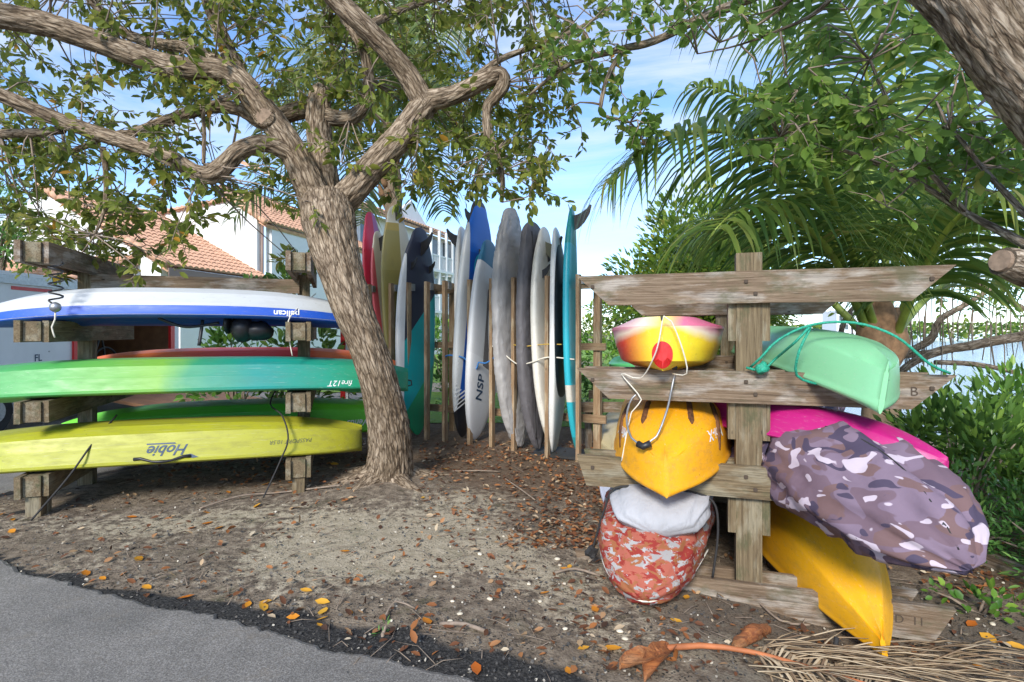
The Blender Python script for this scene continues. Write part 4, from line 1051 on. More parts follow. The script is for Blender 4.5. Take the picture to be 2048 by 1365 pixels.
# ------------------------------------------------------------------ kayak rack on the right
RO = Vector((1.39, 3.35, 0)); ra = R(-18)
ru_, rv_ = Vector((math.cos(ra), math.sin(ra), 0)), Vector((-math.sin(ra), math.cos(ra), 0))
def RP(s, t, z): return RO+ru_*s+rv_*t+Z*z
LV = [1.75, 1.177, .634, -.035]
rr_ = empty('kayak_rack', RO+Z*gz(RO.x, RO.y), 'weathered timber kayak rack with slanted beam ends beside the shrubs', 'rack')
for t0, fr in ((0, 0), (2.25, 1)):
    plank('post', RP(0, t0, -.35), RP(0, t0, 1.86), .14, .14, rr_, M['wood_moss'], bev=.008, up=rv_)
    for li, zt in enumerate(LV):
        for sgn in (-1, 1):
            if sgn > 0 and li < 2 and fr == 0 and li == 0: continue
            off = t0+sgn*.0925
            a, b_ = (-1.0, .99) if sgn < 0 else (-.99, .93)
            if li == 3 and sgn < 0: a = -.42
            if li == 3 and sgn > 0: a, b_ = -1.05, .88
            o = plank('beam', RP(a, off, zt-.092), RP(b_, off, zt-.092), .042, .184, rr_, M['wood_moss'] if li == 2 else M['wood_old'], cut=.2 if li < 3 else .1, cut0=.2 if li < 2 else .06)
        if li < 3:
            for s_ in (-.092, .092):
                plank('cleat', RP(s_, t0, zt-.40), RP(s_, t0, zt-.16), .042, .13, rr_, M['wood_moss'], up=rv_)
            # bolt heads
            for (s_, dz) in ((-.9, -.07), (.88, -.07), (-.02, -.06), (.03, -.13)):
                box('bolt', (0, 0, 0), (.022, .012, .022), M['carve'], rr_, basis=inv(rr_) @ frame(ru_, Z, RP(s_, t0-.117, zt+dz)), bev=.003)
plank('foot', RP(.78, .0, -.42), RP(.78, .0, -.07), .09, .135, rr_, M['wood_old'], up=rv_)
plank('foot', RP(-.55, .0, -.3), RP(-.55, .0, -.07), .09, .135, rr_, M['wood_old'], up=rv_)
for body, s_, z_, sz in (('B', .80, 1.087, .07), ('D  11', .78, -.12, .06)):
    V, Fc = text_data(body, sz)
    W = frame(ru_, Z, RP(s_, -.1165, z_)); W = W @ Matrix.Rotation(R(90), 4, 'X')
    mesh('carved_letter', [(inv(rr_) @ W) @ v for v in V], Fc, M['carve'], rr_)

# ------------------------------------------------------------------ kayak rack on the left
LN = Vector((-3.62, 4.3, 0)); la = R(17.5)
lu, lv_ = Vector((math.cos(la), math.sin(la), 0)), Vector((-math.sin(la), math.cos(la), 0))
def LP(s, t, z): return LN+lu*s+lv_*t+Z*z
lr = empty('kayak_rack', LN+lv_*1.0, 'brown timber kayak rack with doubled arms standing by the white trailer', 'rack')
LZ = [2.09, 1.49, .88, .32]
for s0 in (0, 1.88):
    plank('post', LP(s0, 1.0, -.2), LP(s0, 1.0, 1.98), .115, .115, lr, M['wood_moss'], up=lv_)
    for li, zt in enumerate(LZ):
        for sg in (-1, 1):
            plank('arm', LP(s0+sg*.079, -.05 if sg < 0 else .0, zt-.083), LP(s0+sg*.079, 1.95, zt-.083), .04, .165, lr, M['wood_old'] if li == 0 else M['wood_moss'])
        plank('block', LP(s0, -.02, zt-.083), LP(s0, .22, zt-.083), .112, .15, lr, M['wood_moss'])
    plank('foot', LP(s0, .05, -.2), LP(s0, .05, .155), .10, .10, lr, M['wood_moss'], up=lv_)
    plank('foot', LP(s0+.03, .13, -.2), LP(s0+.03, .13, .155), .05, .06, lr, M['wood_moss'], up=lv_)
plank('rail', LP(.06, .92, 1.86), LP(1.84, .92, 1.86), .04, .14, lr, M['wood_old'])

# ------------------------------------------------------------------ kayaks
def kayak(name, Mx, L, W, H, hull, deck, label, p=2.6, q=.62, rise=.35, rocker=.55, crown=.12, group=None, seam=1.0, scup=False, flat=.0, wing=0, handles=(1, -1), crease=9):
    """moulded kayak: hull and deck lofts, x along the boat, z up, keel at z=0"""
    e = empty(name, Mx, label, 'kayak', group)
    prof = [(0, 0), (.22, .0), (.45, .035), (.63, .075), (.8, .22), (.85, .27), (.93, .56), (.945, .6), (.985, .86), (1.0, .93), (1.015, .95), (1.015, 1.0)]
    dk = [(1.015, 1.0), (.99, 1.03), (.95, 1.05), (.8, 1.07), (.6, 1.02), (.42, .9), (.2, .86), (0, .86)]
    dke = [(1.015, 1.0), (.99, 1.04), (.95, 1.06), (.8, 1.10), (.6, 1.14), (.42, 1.17), (.2, 1.19), (0, 1.2)]
    ts = [math.sin(math.pi/2*(-1+2*i/44)) for i in range(45)]
    hs, ds = [], []
    for t in ts:
        a = abs(t)
        hw = max(.012, W/2*(1-a**p)**q)
        kz = H*rocker*(.45*a**2.6+.55*a**5)*.95; sz = H*(1+rise*a**3)
        kz = min(kz, sz-.06*H)
        # keel ridge sharpens towards the ends
        v = a**4
        sec = []
        for (y, z) in prof:
            yy = y; zz = z
            zz = lerp(z, y*.55+.1*z if y < .8 else z, v*.8)
            sec.append((t*L/2*(1+.0*z), yy*hw, kz+(sz-kz)*zz))
        k = ss(.45, .72, a)
        sd_ = [(t*L/2, lerp(a_[0], b_[0], k)*hw, kz+(sz-kz)*(1+(lerp(a_[1], b_[1], k)-1)*crown/.12)) for a_, b_ in zip(dk, dke)]
        if wing and t > .55:
            w_ = ss(.55, .8, t)*wing
            sd_ = [(x, y, z+w_*H*(.42*math.exp(-((y/max(hw, .01)-.62)/.2)**2)-.12*math.exp(-((y/max(hw, .01)-.3)/.15)**2)+.12*math.exp(-(y/max(hw, .01)/.15)**2))) for x, y, z in sd_]
        hs.append([(x, -y, z) for x, y, z in sec[::-1]]+sec[1:]); ds.append([(x, y, z) for x, y, z in sd_]+[(x, -y, z) for x, y, z in sd_[-2::-1]])
    def loft(S):
        n_ = len(S[0]); V = [Vector(p_) for s_ in S for p_ in s_]; Fc = []
        for i in range(len(S)-1):
            for k in range(n_-1): Fc.append((i*n_+k, (i+1)*n_+k, (i+1)*n_+k+1, i*n_+k+1))
        Fc.append(tuple(range(n_-1, -1, -1)) if False else tuple(range(n_))); Fc.append(tuple(range((len(S)-1)*n_+n_-1, (len(S)-1)*n_-1, -1)))
        return V, Fc
    V, Fc = loft(hs); h_ = mesh('hull', V, Fc, hull, e, True, crease)
    bvh = BVHTree.FromPolygons(V, Fc)
    V2, F2 = loft(ds); mesh('deck', V2, F2, deck, e, True, 30)
    if scup:
        for (x, y) in scup:
            pts = []
            for k in range(7):
                xx = x+(k/6-.5)*.34; hit = bvh.ray_cast(Vector((xx, y*(1+.15*(k/6)), -1)), Vector((0, 0, 1)))
                if hit[0] is not None: pts.append(hit[0]+Vector((0, 0, .012)))
            if len(pts) > 3:
                tubes_local('scupper_slot', pts, [.006]+[.022]*(len(pts)-2)+[.008], M['slot'], e)
    # toggle handles at both ends
    for sg in handles:
        x = sg*L/2
        tubes_local('end_handle', [Vector((x-sg*.03, 0, H*(1+rise)*.96)), Vector((x+sg*.035, .0, H*(1+rise)*.93)), Vector((x+sg*.03, 0, H*(1+rise)*.80)), Vector((x-sg*.02, 0, H*(1+rise)*.76))], [.008]*4, M['black'], e)
    return e, bvh
def tubes_local(name, pts, rad, mat, parent):
    v, f, bk = tube_data(pts, rad, 8, .03)
    return mesh(name, v, f, mat, parent, True)
M['slot'] = plain('dirty_slot', (.13, .05, .015), .8, var=.6, scale=40)
def bx(centre, xdir, flip=False, roll=0, pitch=0):
    x = xdir.normalized(); m_ = frame(x, Z, centre)
    m_ = m_ @ Matrix.Rotation(pitch, 4, 'Y') @ Matrix.Rotation((math.pi if flip else 0)+roll, 4, 'X')
    return m_
def flipz(arm, H, crown=.12): return arm+H*1.06
lime = (.37, .385, .022)
mats_k = {
 'white': mat_plastic('white_hull', [(-1, (.5, .52, .53)), (1, (.46, .48, .49))], L=3.1, dirt=.12),
 'blue': mat_plastic('blue_deck', [(-1, (.01, .09, .5)), (1, (.008, .07, .42))], L=3.1, dirt=.1),
 'green': mat_plastic('green_teal_hull', [(-1, (.055, .31, .1)), (-.5, (.07, .35, .08)), (-.1, (.18, .40, .05)), (.06, (.03, .26, .13)), (.3, (.005, .23, .2)), (.75, (.015, .28, .15)), (1, (.015, .27, .14))], L=3.66, dirt=.12, jitter=.07),
 'yellow': mat_plastic('yellow_green_hull', [(-1, lime), (1, (.35, .335, .02))], L=3.2, dirt=.3),
 'red': mat_plastic('red_orange_hull', [(-1, (.7, .13, .02)), (-.5, (.72, .16, .03)), (-.1, (.62, .04, .05)), (.35, (.6, .02, .03)), (.5, (.75, .14, .03)), (1, (.75, .15, .03))], L=3.2, dirt=.08, jitter=.05),
 'lime': mat_plastic('lime_hull', [(-1, (.16, .6, .03)), (0, (.06, .45, .04)), (.5, (.14, .62, .03)), (1, (.18, .65, .03))], L=3.3, dirt=.1),
 'sunrise': mat_plastic('yellow_red_hull', [(-1, (.5, .03, .03)), (-.62, (.66, .05, .03)), (-.35, (.75, .3, .03)), (-.1, (.8, .58, .02)), (.6, (.8, .6, .02)), (1, (.75, .3, .02))], axis='Y', L=.7, dirt=.14, jitter=.1),
 'sunrise_deck': mat_plastic('pink_white_deck', [(-1, (.62, .12, .2)), (-.5, (.7, .45, .45)), (-.2, (.72, .62, .5)), (.1, (.78, .6, .1)), (.4, (.62, .16, .26)), (1, (.6, .1, .2))], axis='Y', L=.7, dirt=.1, jitter=.16),
 'seafoam': mat_plastic('seafoam_hull', [(-1, (.2, .52, .28)), (1, (.24, .57, .3))], L=3.0, dirt=.06, rough=.25),
 'orange': mat_plastic('orange_hull', [(-1, (.68, .25, .01)), (.3, (.7, .27, .008)), (1, (.82, .38, .008))], L=2.9, dirt=.3),
 'orange2': mat_plastic('amber_hull', [(-1, (.75, .33, .006)), (1, (.82, .4, .008))], L=3.2, dirt=.2),
 'magenta': mat_plastic('magenta_hull', [(-1, (.42, .008, .14)), (1, (.44, .01, .16))], L=3.0, dirt=.06),
 'tan': mat_plastic('tan_hull', [(-1, (.4, .34, .2)), (1, (.48, .41, .25))], L=3.0, dirt=.15),
 'green2': mat_plastic('mid_green_hull', [(-1, (.06, .4, .12)), (1, (.1, .48, .16))], L=3.0, dirt=.1),
 'pale': mat_plastic('pale_lavender_hull', [(-1, (.58, .6, .7)), (1, (.6, .62, .72))], L=2.6, dirt=.08),
}
def pink_top(m):
    n = m.node_tree; b = n.nodes['Principled BSDF']; src = b.inputs['Base Color'].links[0].from_socket
    t = nd(n, 'ShaderNodeTexCoord'); sp = nd(n, 'ShaderNodeSeparateXYZ'); n.links.new(t.outputs['Object'], sp.inputs[0])
    ay = nd(n, 'ShaderNodeMath', operation='ABSOLUTE'); n.links.new(sp.outputs['Y'], ay.inputs[0])
    h1_ = nd(n, 'ShaderNodeMath', operation='MULTIPLY_ADD'); h1_.inputs[1].default_value = .38; n.links.new(ay.outputs[0], h1_.inputs[0]); n.links.new(sp.outputs['Z'], h1_.inputs[2])
    nz = noise_n(n, t.outputs['Object'], 6, 3); h2_ = nd(n, 'ShaderNodeMath', operation='MULTIPLY_ADD'); h2_.inputs[1].default_value = .06; n.links.new(nz, h2_.inputs[0]); n.links.new(h1_.outputs[0], h2_.inputs[2])
    r_ = ramp(n, [(.315, (0, 0, 0)), (.36, (1, 1, 1))]); n.links.new(h2_.outputs[0], r_.inputs[0])
    pk = ramp(n, [(.36, (.75, .6, .45)), (.39, (.66, .3, .34)), (.43, (.55, .1, .18))]); n.links.new(h2_.outputs[0], pk.inputs[0])
    n.links.new(mixc(n, r_.outputs[0], src, pk.outputs[0]), b.inputs['Base Color'])
pink_top(mats_k['sunrise'])
UPX, UPZ = Vector((1, 0, 0)), Vector((0, 0, 1))
# left rack. Local +x runs along lu; flipped, so the boat's +y side faces the camera
k1, b1 = kayak('kayak', bx(LP(.98, .42, flipz(1.49, .26)), lu, True, roll=R(-6)), 3.0, .74, .26, mats_k['white'], mats_k['blue'], 'white kayak with blue deck strapped upside down on the left rack', group='kayaks on the left rack', rise=.18, rocker=.75, p=2.2)
def side_text(e, bvh, body, size, x, z, mat, shear=0, bold=False, name='lettering', data=None, side=1, off=.003):
    return decal(name, body, size, bvh, Vector((x, 0, z)), Vector((-side, 0, 0)), UPZ, Vector((0, -side, 0)), mat, e, shear, bold, off, data)
# blue side band below the white hull
def band(e, bvh, L, z0, z1, mat, name, x0=-1, x1=1, off=.004, side=1):
    V, Fc = [], []; N = 60
    for i in range(N+1):
        x = L/2*.985*lerp(x0, x1, i/N)
        for k in range(6):
            z = lerp(z0(x/L*2), z1(x/L*2), k/5)
            hit = bvh.ray_cast(Vector((x, side*2, z)), Vector((0, -side, 0)))
            V.append(hit[0]+Vector((0, side*off, 0)) if hit[0] is not None else Vector((x, 0, z)))
    for i in range(N):
        for k in range(5): Fc.append((i*6+k, i*6+k+1, (i+1)*6+k+1, (i+1)*6+k))
    return mesh(name, V, Fc, mat, e, True)
band(k1, b1, 3.0, lambda t: .26*(.70+.27*abs(t)**3), lambda t: .26*(.985+.18*abs(t)**3), mats_k['blue'], 'blue_side_band')
side_text(k1, b1, 'pelican', .075, .80, .235, M['text_white'], 0, True, off=.009)
hit = Vector((1.08, .3, .23))
# black seat hanging from the white kayak's cockpit
bm = bmesh.new()
for (c_, s_) in (((.55, .05, .36), (.2, .3, .10)), ((.42, .05, .34), (.16, .34, .14)), ((.30, .05, .30), (.05, .3, .1))):
    r_ = bmesh.ops.create_uvsphere(bm, u_segments=14, v_segments=8, radius=.5)
    for v_ in r_['verts']: v_.co = Vector((v_.co.x*s_[0]*1.3+c_[0], v_.co.y*s_[1]+c_[1], v_.co.z*s_[2]*1.7+c_[2]+.01*math.sin(v_.co.x*60)))
bm_obj('seat', bm, M['black'], k1, True)
tubes_local('seat_strap', [Vector((.25, .15, .3)), Vector((.0, .18, .34)), Vector((-.2, .2, .27))], [.012]*3, M['black'], k1)
tubes_local('seat_strap', [Vector((.12, .15, .28)), Vector((.11, .17, .42)), Vector((.10, .17, .5))], [.014]*3, M['black'], k1)
k2, b2 = kayak('kayak', bx(LP(1.01, .42, flipz(.88, .285)), lu, True, roll=R(-4)), 3.7, .76, .285, mats_k['green'], mats_k['green'], 'long kayak blending green to teal, upside down on the left rack', group='kayaks on the left rack', rise=.12, rocker=.5, p=3.0)
side_text(k2, b2, 'fire12T', .07, 1.22, .255, M['text_white'], .3)
k3, b3 = kayak('kayak', bx(LP(.8, .42, flipz(.32, .31)), lu, True, roll=R(-3)), 3.25, .82, .31, mats_k['yellow'], mats_k['yellow'], 'yellow green kayak lettered upside down on the lowest arms', group='kayaks on the left rack', rise=.08, rocker=.45, p=3.6, q=.6)
side_text(k3, b3, 'Hobie', .115, .1, .215, M['text_dark'], .45, True)
side_text(k3, b3, 'PASSPORT 10.5R', .047, 1.02, .205, M['text_grey'], .25)
# underline swoosh of the emblem
side_text(k3, b3, '', 1, .12, .16, M['text_dark'], data=([Vector(p_) for p_ in ((-.02, -.0, 0), (.18, .0, 0), (.18, .01, 0), (-.03, .012, 0), (-.2, .125, 0), (-.15, .13, 0), (-.1, .1, 0), (-.14, .095, 0))], [(0, 1, 2, 3), (4, 5, 6, 7)]))
# carry handle on the yellow boat
hp = []
for (x, z, o_) in [(a_+.24, b_, c_) for a_, b_, c_ in ((-.38, .29, .004), (-.33, .287, .012), (-.25, .31, .025), (-.18, .315, .03), (-.11, .31, .025), (-.03, .287, .012), (.02, .29, .004))]:
    h_ = b3.ray_cast(Vector((x, 2, z-.02)), Vector((0, -1, 0)))[0]
    hp.append(Vector((x, (h_.y if h_ else .4)+o_, z-.015)))
tubes_local('carry_handle', hp, [.014, .012, .009, .013, .009, .012, .014], M['black'], k3)
k4, b4 = kayak('kayak', bx(LP(1.25, 1.45, flipz(.9, .32)), lu, True), 3.2, .74, .32, mats_k['red'], mats_k['red'], 'red and orange kayak on the far side of the left rack', group='kayaks on the left rack', rise=.1)
k5, b5 = kayak('kayak', bx(LP(1.3, 1.45, flipz(.33, .33)), lu, True), 3.35, .78, .33, mats_k['lime'], mats_k['lime'], 'bright lime kayak lowest on the far side of the left rack', group='kayaks on the left rack', rise=.1)
side_text(k5, b5, 'Venus', .09, 1.12, .25, M['text_white'], .2, True); side_text(k5, b5, '11', .09, .88, .25, M['text_white'], .2, True)

# right rack. Local +x points out of the rack towards the drive
fw = -rv_
k6, b6 = kayak('kayak', bx(RP(-.47, 1.2, 1.15), fw, False, roll=R(1)), 3.0, .72, .275, mats_k['sunrise'], mats_k['sunrise_deck'], 'yellow and red kayak upright in the upper left bay of the right rack', group='kayaks on the right rack', crown=.05, p=6.0, q=.5, rise=.04, rocker=.12, wing=.35, handles=(-1,), crease=35)
bm = bmesh.new()
rid = [(1.40, .05, .10), (1.49, .06, .14), (1.51, .055, .18), (1.50, .05, .24), (1.44, .035, .325), (1.28, .03, .33), (1.0, .02, .27)]
rv = [[bm.verts.new((x_-.07*abs(k_)**1.5, w_*k_, z_-.035*abs(k_))) for k_ in (-1.6, -1, -.5, 0, .5, 1, 1.6)] for x_, w_, z_ in rid]
for a_, b_ in zip(rv, rv[1:]):
    for k_ in range(6): bm.faces.new((a_[k_], a_[k_+1], b_[k_+1], b_[k_]))
bm_obj('bow_ridge', bm, mats_k['sunrise'], k6, True)
hpl = b6.ray_cast(Vector((3, .06, .045)), Vector((-1, 0, 0)))[0]
if hpl is not None: tubes_local('drain_plug', [hpl+Vector((-.01, 0, 0)), hpl+Vector((.006, 0, 0))], [.018, .016], M['black'], k6)
box('bow_handle', (1.46, 0, .325), (.05, .075, .03), M['black'], k6, bev=.006)
# red diamond moulded on the bow
V = [Vector((0, .0, 0))]+[Vector((.058*math.cos(a_), (.07 if math.sin(a_) > 0 else .085)*math.sin(a_), 0)) for a_ in np.linspace(0, 2*math.pi, 25)[:-1]]
V += [v_*.5 for v_ in V[1:]]
decal('bow_spot', '', 1, b6, Vector((0, .0, .13)), Vector((0, 1, 0)), UPZ, Vector((-1, 0, 0)), M['red_paint'], k6, off=.012, data=(V, [(1+k_, 1+(k_+1) % 24, 25+(k_+1) % 24, 25+k_) for k_ in range(24)]+[(0, 25+k_, 25+(k_+1) % 24) for k_ in range(24)]))
k7, b7 = kayak('kayak', bx(RP(.44, 1.03, flipz(1.177, .24)), fw+ru_*.1, True, roll=R(-8), pitch=R(1)), 3.1, .78, .26, mats_k['seafoam'], mats_k['seafoam'], 'pale seafoam green kayak lashed with green rope on the right rack', group='kayaks on the right rack', p=2.1, q=.7, rise=.36, rocker=.55, handles=(-1,), crease=50)
k8, b8 = kayak('kayak', bx(RP(-.46, 1.02, flipz(.634, .36)), fw, True, roll=R(2)), 2.9, .80, .37, mats_k['orange'], mats_k['orange'], 'orange kayak with dark scupper slots upside down in the right rack', group='kayaks on the right rack', p=3.2, q=.6, rise=.28, rocker=.75, handles=(-1,), crease=40,
   scup=[(.9, -.25), (1.0, -.12), (1.0, .12), (.9, .25)])
side_text(k8, b8, 'Mini-X', .085, 1.05, .22, M['text_white'], .2, True, side=1)
side_text(k8, b8, 'Mini-X', .085, 1.05, .22, M['text_white'], .2, True, side=-1)
k9, b9 = kayak('kayak', bx(Vector((1.62, 3.66, flipz(.76, .2))), Vector((.42, -.91, 0)), True, roll=R(-8)), 2.15, .6, .2, mats_k['magenta'], mats_k['magenta'], 'magenta pink kayak wedged above the camouflage cover', group='kayaks on the right rack', p=2.0, rise=.2, rocker=.85, handles=(-1,), crease=40)
k10, b10 = kayak('kayak', bx(RP(.36, 1.13, flipz(-.03, .37)), fw+ru_*.08, True, roll=R(10), pitch=R(1.5)), 3.25, .78, .38, mats_k['orange2'], mats_k['orange2'], 'amber kayak lowest on the right rack with its nose near the ground', group='kayaks on the right rack', p=1.9, q=.82, rise=.25, rocker=1.05, handles=(-1,), crease=50)
rope('nose_strap', [RP(.36, -.5, -.08), RP(.34, -.52, -.16), RP(.3, -.5, -.235)], .012, M['black_strap'], k10)
k11, b11 = kayak('kayak', bx(RP(-.72, 2.05, .30), fw, True, roll=R(-18)), 2.4, .66, .3, mats_k['pale'], mats_k['pale'], 'pale lavender kayak half hidden behind the orange slotted kayak', group='kayaks on the right rack', p=3)
# kayaks stored behind the board rack
k12, b12 = kayak('kayak', bx(Vector((1.62, 8.35, gz(1.6, 8.3)+.42)), Vector((-.3, -1, 0)), True, roll=R(8)), 3.0, .78, .4, mats_k['tan'], mats_k['tan'], 'tan kayak upside down on the ground behind the board rack', p=3, q=.6, rise=.05)
k13, b13 = kayak('kayak', bx(Vector((1.75, 7.95, .76)), Vector((-.22, -1, 0)), False), 2.8, .72, .24, mats_k['green2'], mats_k['green2'], 'mid green kayak resting above the tan kayak', p=5, q=.5, rise=.1)
V, Fc = text_data('10', .09)
decal('lettering', '10', .09, b13, Vector((1.6, .1, .16)), Vector((0, 1, 0)), UPZ, Vector((-1, 0, 0)), M['text_dark'], k13, data=(V, Fc))
st_ = empty('timber_trestle', Vector((1.7, 7.6, gz(1.7, 7.6))), 'low timber trestle carrying the mid green kayak', 'trestle')
for yy in (7.3, 8.8):
    xx = 1.75+(yy-7.95)*.22
    plank('beam', Vector((xx-.75, yy, .44)), Vector((xx+.75, yy, .44)), .05, .13, st_, M['wood_old'])
    for dx in (-.62, .62): plank('leg', Vector((xx+dx, yy+.05, -.3)), Vector((xx+dx, yy+.05, .5)), .09, .05, st_, M['wood_old'], up=Vector((0, 1, 0)))

# ------------------------------------------------------------------ covered boats
def sleeve(pts, mat, name, parent, wr=.012, power=2.4, n=56, step=.03, freq=7, tilt=0, ridge=0):
    """cloth cover: pts = (world point, half width, half height)"""
    pp, aa = catmull([p_[0] for p_ in pts], [p_[1] for p_ in pts], step); _, bb = catmull([p_[0] for p_ in pts], [p_[2] for p_ in pts], step)
    V, Fc = [], []
    s = 0
    for i, p in enumerate(pp):
        t = (pp[min(i+1, len(pp)-1)]-pp[max(0, i-1)]).normalized(); side = t.cross(Z).normalized(); up = side.cross(t)
        c_, s_ = math.cos(tilt), math.sin(tilt); side, up = side*c_+up*s_, up*c_-side*s_
        if i: s += (p-pp[i-1]).length
        for k in range(n):
            a = 2*math.pi*k/n; ca, sa = math.cos(a), math.sin(a)
            x = abs(ca)**(2/power)*math.copysign(1, ca); y = abs(sa)**(2/power)*math.copysign(1, sa)
            w = wr*(1.6*noise.noise((s*freq*.5, ca*2.0+sa*1.2, sa*2.4))+1.0*(.5-abs(noise.noise((s*freq*.9+ca*2.5, sa*4, 7))))+.5*noise.noise((s*freq*2.6, ca*6, sa*6))+1.3*(.35-abs(noise.noise((s*2.2+a*.4, a*2.1, 3.7))))+.8*(.3-abs(noise.noise((s*9+a*3.0, a*1.4, 9.1)))))
            rg_ = ridge*math.exp(-((a-1.75)/.22)**2)-ridge*.45*math.exp(-((a-2.35)/.3)**2)-ridge*.4*math.exp(-((a-1.1)/.3)**2)
            V.append(p+side*x*(aa[i]*(1+.5*rg_)+w)+up*y*(bb[i]*(1+rg_*2)+w))
        if i:
            for k in range(n): Fc.append(((i-1)*n+k, (i-1)*n+(k+1) % n, i*n+(k+1) % n, i*n+k))
    Fc.append(tuple(range(n-1, -1, -1))); Fc.append(tuple(range((len(pp)-1)*n, len(pp)*n)))
    iv = inv(parent)
    return mesh(name, [iv @ v for v in V], Fc, mat, parent, True)
M['camo_purple'] = mat_camo('purple_camouflage', [((.15, .098, .125), 0), ((.195, .14, .19), .5), ((.16, .095, .095), .56), ((.065, .05, .085), .62), ((.5, .42, .48), .635)], 4.2, detail=.4, stretch=(1, 1, 1.7))
M['camo_red'] = mat_camo('red_digital_camouflage', [((.30, .28, .27), 0), ((.36, .1, .065), .44), ((.26, .03, .022), .52), ((.28, .1, .04), .55), ((.36, .34, .33), .6)], 7, pix=.006, detail=3, stretch=(1, 1, 2.2))
def cloth(name, col, rough=.7):
    m, n, b = newmat(name)
    r = ramp(n, [(.3, tuple(c_*.8 for c_ in col)), (.7, col)]); n.links.new(noise_n(n, objcoord(n), 4, 5), r.inputs[0]); n.links.new(r.outputs[0], b.inputs['Base Color'])
    b.inputs['Roughness'].default_value = rough; bump(n, b, noise_n(n, objcoord(n, (3, 3, 1.2)), 7, 5, .6, .8), .5, .02); return m
M['grey_cloth'] = cloth('grey_cloth', (.42, .42, .44)); M['bag_grey'] = cloth('grey_board_bag', (.4, .385, .375), .36); M['bag_dark'] = cloth('dark_board_bag', (.13, .122, .13), .55)
cb = empty('covered_boat', P(1700, 960, 3.0), 'boat under a purple grey camouflage cover sticking out of the right rack', 'covered boat')
sleeve([(P(1640, 800, 5.2), .22, .18), (P(1545, 885, 3.75), .27, .21), (P(1620, 915, 3.3), .31, .24), (P(1720, 962, 2.92), .31, .23), (P(1805, 1018, 2.65), .27, .19), (P(1875, 1078, 2.45), .185, .125), (P(1918, 1118, 2.36), .09, .06), (P(1942, 1140, 2.31), .015, .012)], M['camo_purple'], 'cover', cb, .03, power=2.0, tilt=R(-26), freq=5, ridge=.05)
cvo = [o_ for o_ in cb.children][0]
cbv = BVHTree.FromPolygons([cb.matrix_basis @ v_.co for v_ in cvo.data.vertices], [tuple(p_.vertices) for p_ in cvo.data.polygons])
def on_cover(px, py):
    o_ = Vector((0, 0, CAMH)); d_ = (P(px, py, 1)-o_).normalized(); h_ = cbv.ray_cast(o_, d_)
    return (h_[0], h_[1]) if h_[0] is not None else None
sm_ = [on_cover(x, y) for x, y in ((1640, 850), (1700, 868), (1760, 900), (1815, 945), (1860, 1000), (1895, 1055), (1918, 1100))]
sm_ = [q_[0]+q_[1]*.004 for q_ in sm_ if q_]
if len(sm_) > 3: rope('cover_seam', sm_, .005, M['black_strap'], cb)
for (x, y) in ((1632, 1000), (1752, 1012), (1895, 1040), (1790, 905), (1700, 1075)):
    q_ = on_cover(x, y)
    if not q_: continue
    V = []; K_ = 12
    fm = frame(Vector((random.uniform(.3, 1), 0, -1)).cross(q_[1]), q_[1], q_[0]+q_[1]*.003)
    for k_ in range(K_):
        a_ = 2*math.pi*k_/K_; V.append(inv(cb) @ (fm @ Vector((math.cos(a_)*.03*random.uniform(.7, 1.3), math.sin(a_)*.011*random.uniform(.6, 1.4), .002))))
    mesh('tear', V, [tuple(range(K_))], M['dark_inside'], cb)
cr_ = empty('covered_boat', RP(-.55, .5, gz(.9, 3.6)), 'boat under a red and white mottled cover at the foot of the right rack', 'covered boat')
sleeve([(RP(-.5, 2.6, .12), .3, .16), (RP(-.52, 1.2, .16), .34, .2), (RP(-.54, .5, .17), .35, .22), (RP(-.56, .0, .14), .32, .21), (RP(-.56, -.28, .08), .25, .17), (RP(-.56, -.46, .01), .14, .10), (RP(-.56, -.52, -.02), .02, .02)], M['camo_red'], 'cover', cr_, .016)
rope('cover_hem', [RP(-.9, .1, .06), RP(-.80, -.28, .03), RP(-.68, -.44, -.02), RP(-.56, -.515, -.035), RP(-.44, -.45, -.02), RP(-.32, -.28, .03), RP(-.22, .1, .06)], .005, M['rope_white'], cr_)
gb = empty('covered_board', RP(-.5, .2, .4), 'grey cloth wrapped board strapped above the red mottled cover', 'covered board')
sleeve([(RP(-.47, 1.8, .48), .3, .05), (RP(-.48, .6, .46), .31, .07), (RP(-.49, .1, .43), .3, .085), (RP(-.5, -.16, .37), .27, .085), (RP(-.5, -.28, .30), .2, .07), (RP(-.5, -.32, .27), .05, .03)], M['grey_cloth'], 'wrap', gb, .014)
for k in (0,):
    rope('strap', [RP(-.90, -.12, .06), RP(-.82, -.13, .33), RP(-.76, -.12, .45), RP(-.55, -.13, .475), RP(-.35, -.13, .47), RP(-.2, -.11, .42), RP(-.17, -.11, .25), RP(-.2, -.12, -.02)], .007, M['black_strap'], gb)
bm = bmesh.new(); bmesh.ops.create_icosphere(bm, subdivisions=2, radius=.04)
for v_ in bm.verts: v_.co = v_.co*(.7+.5*random.random())
bm_obj('strap_knot', bm, M['black_strap'], gb, basis=inv(gb) @ Matrix.Translation(RP(-.90, -.14, .05)))

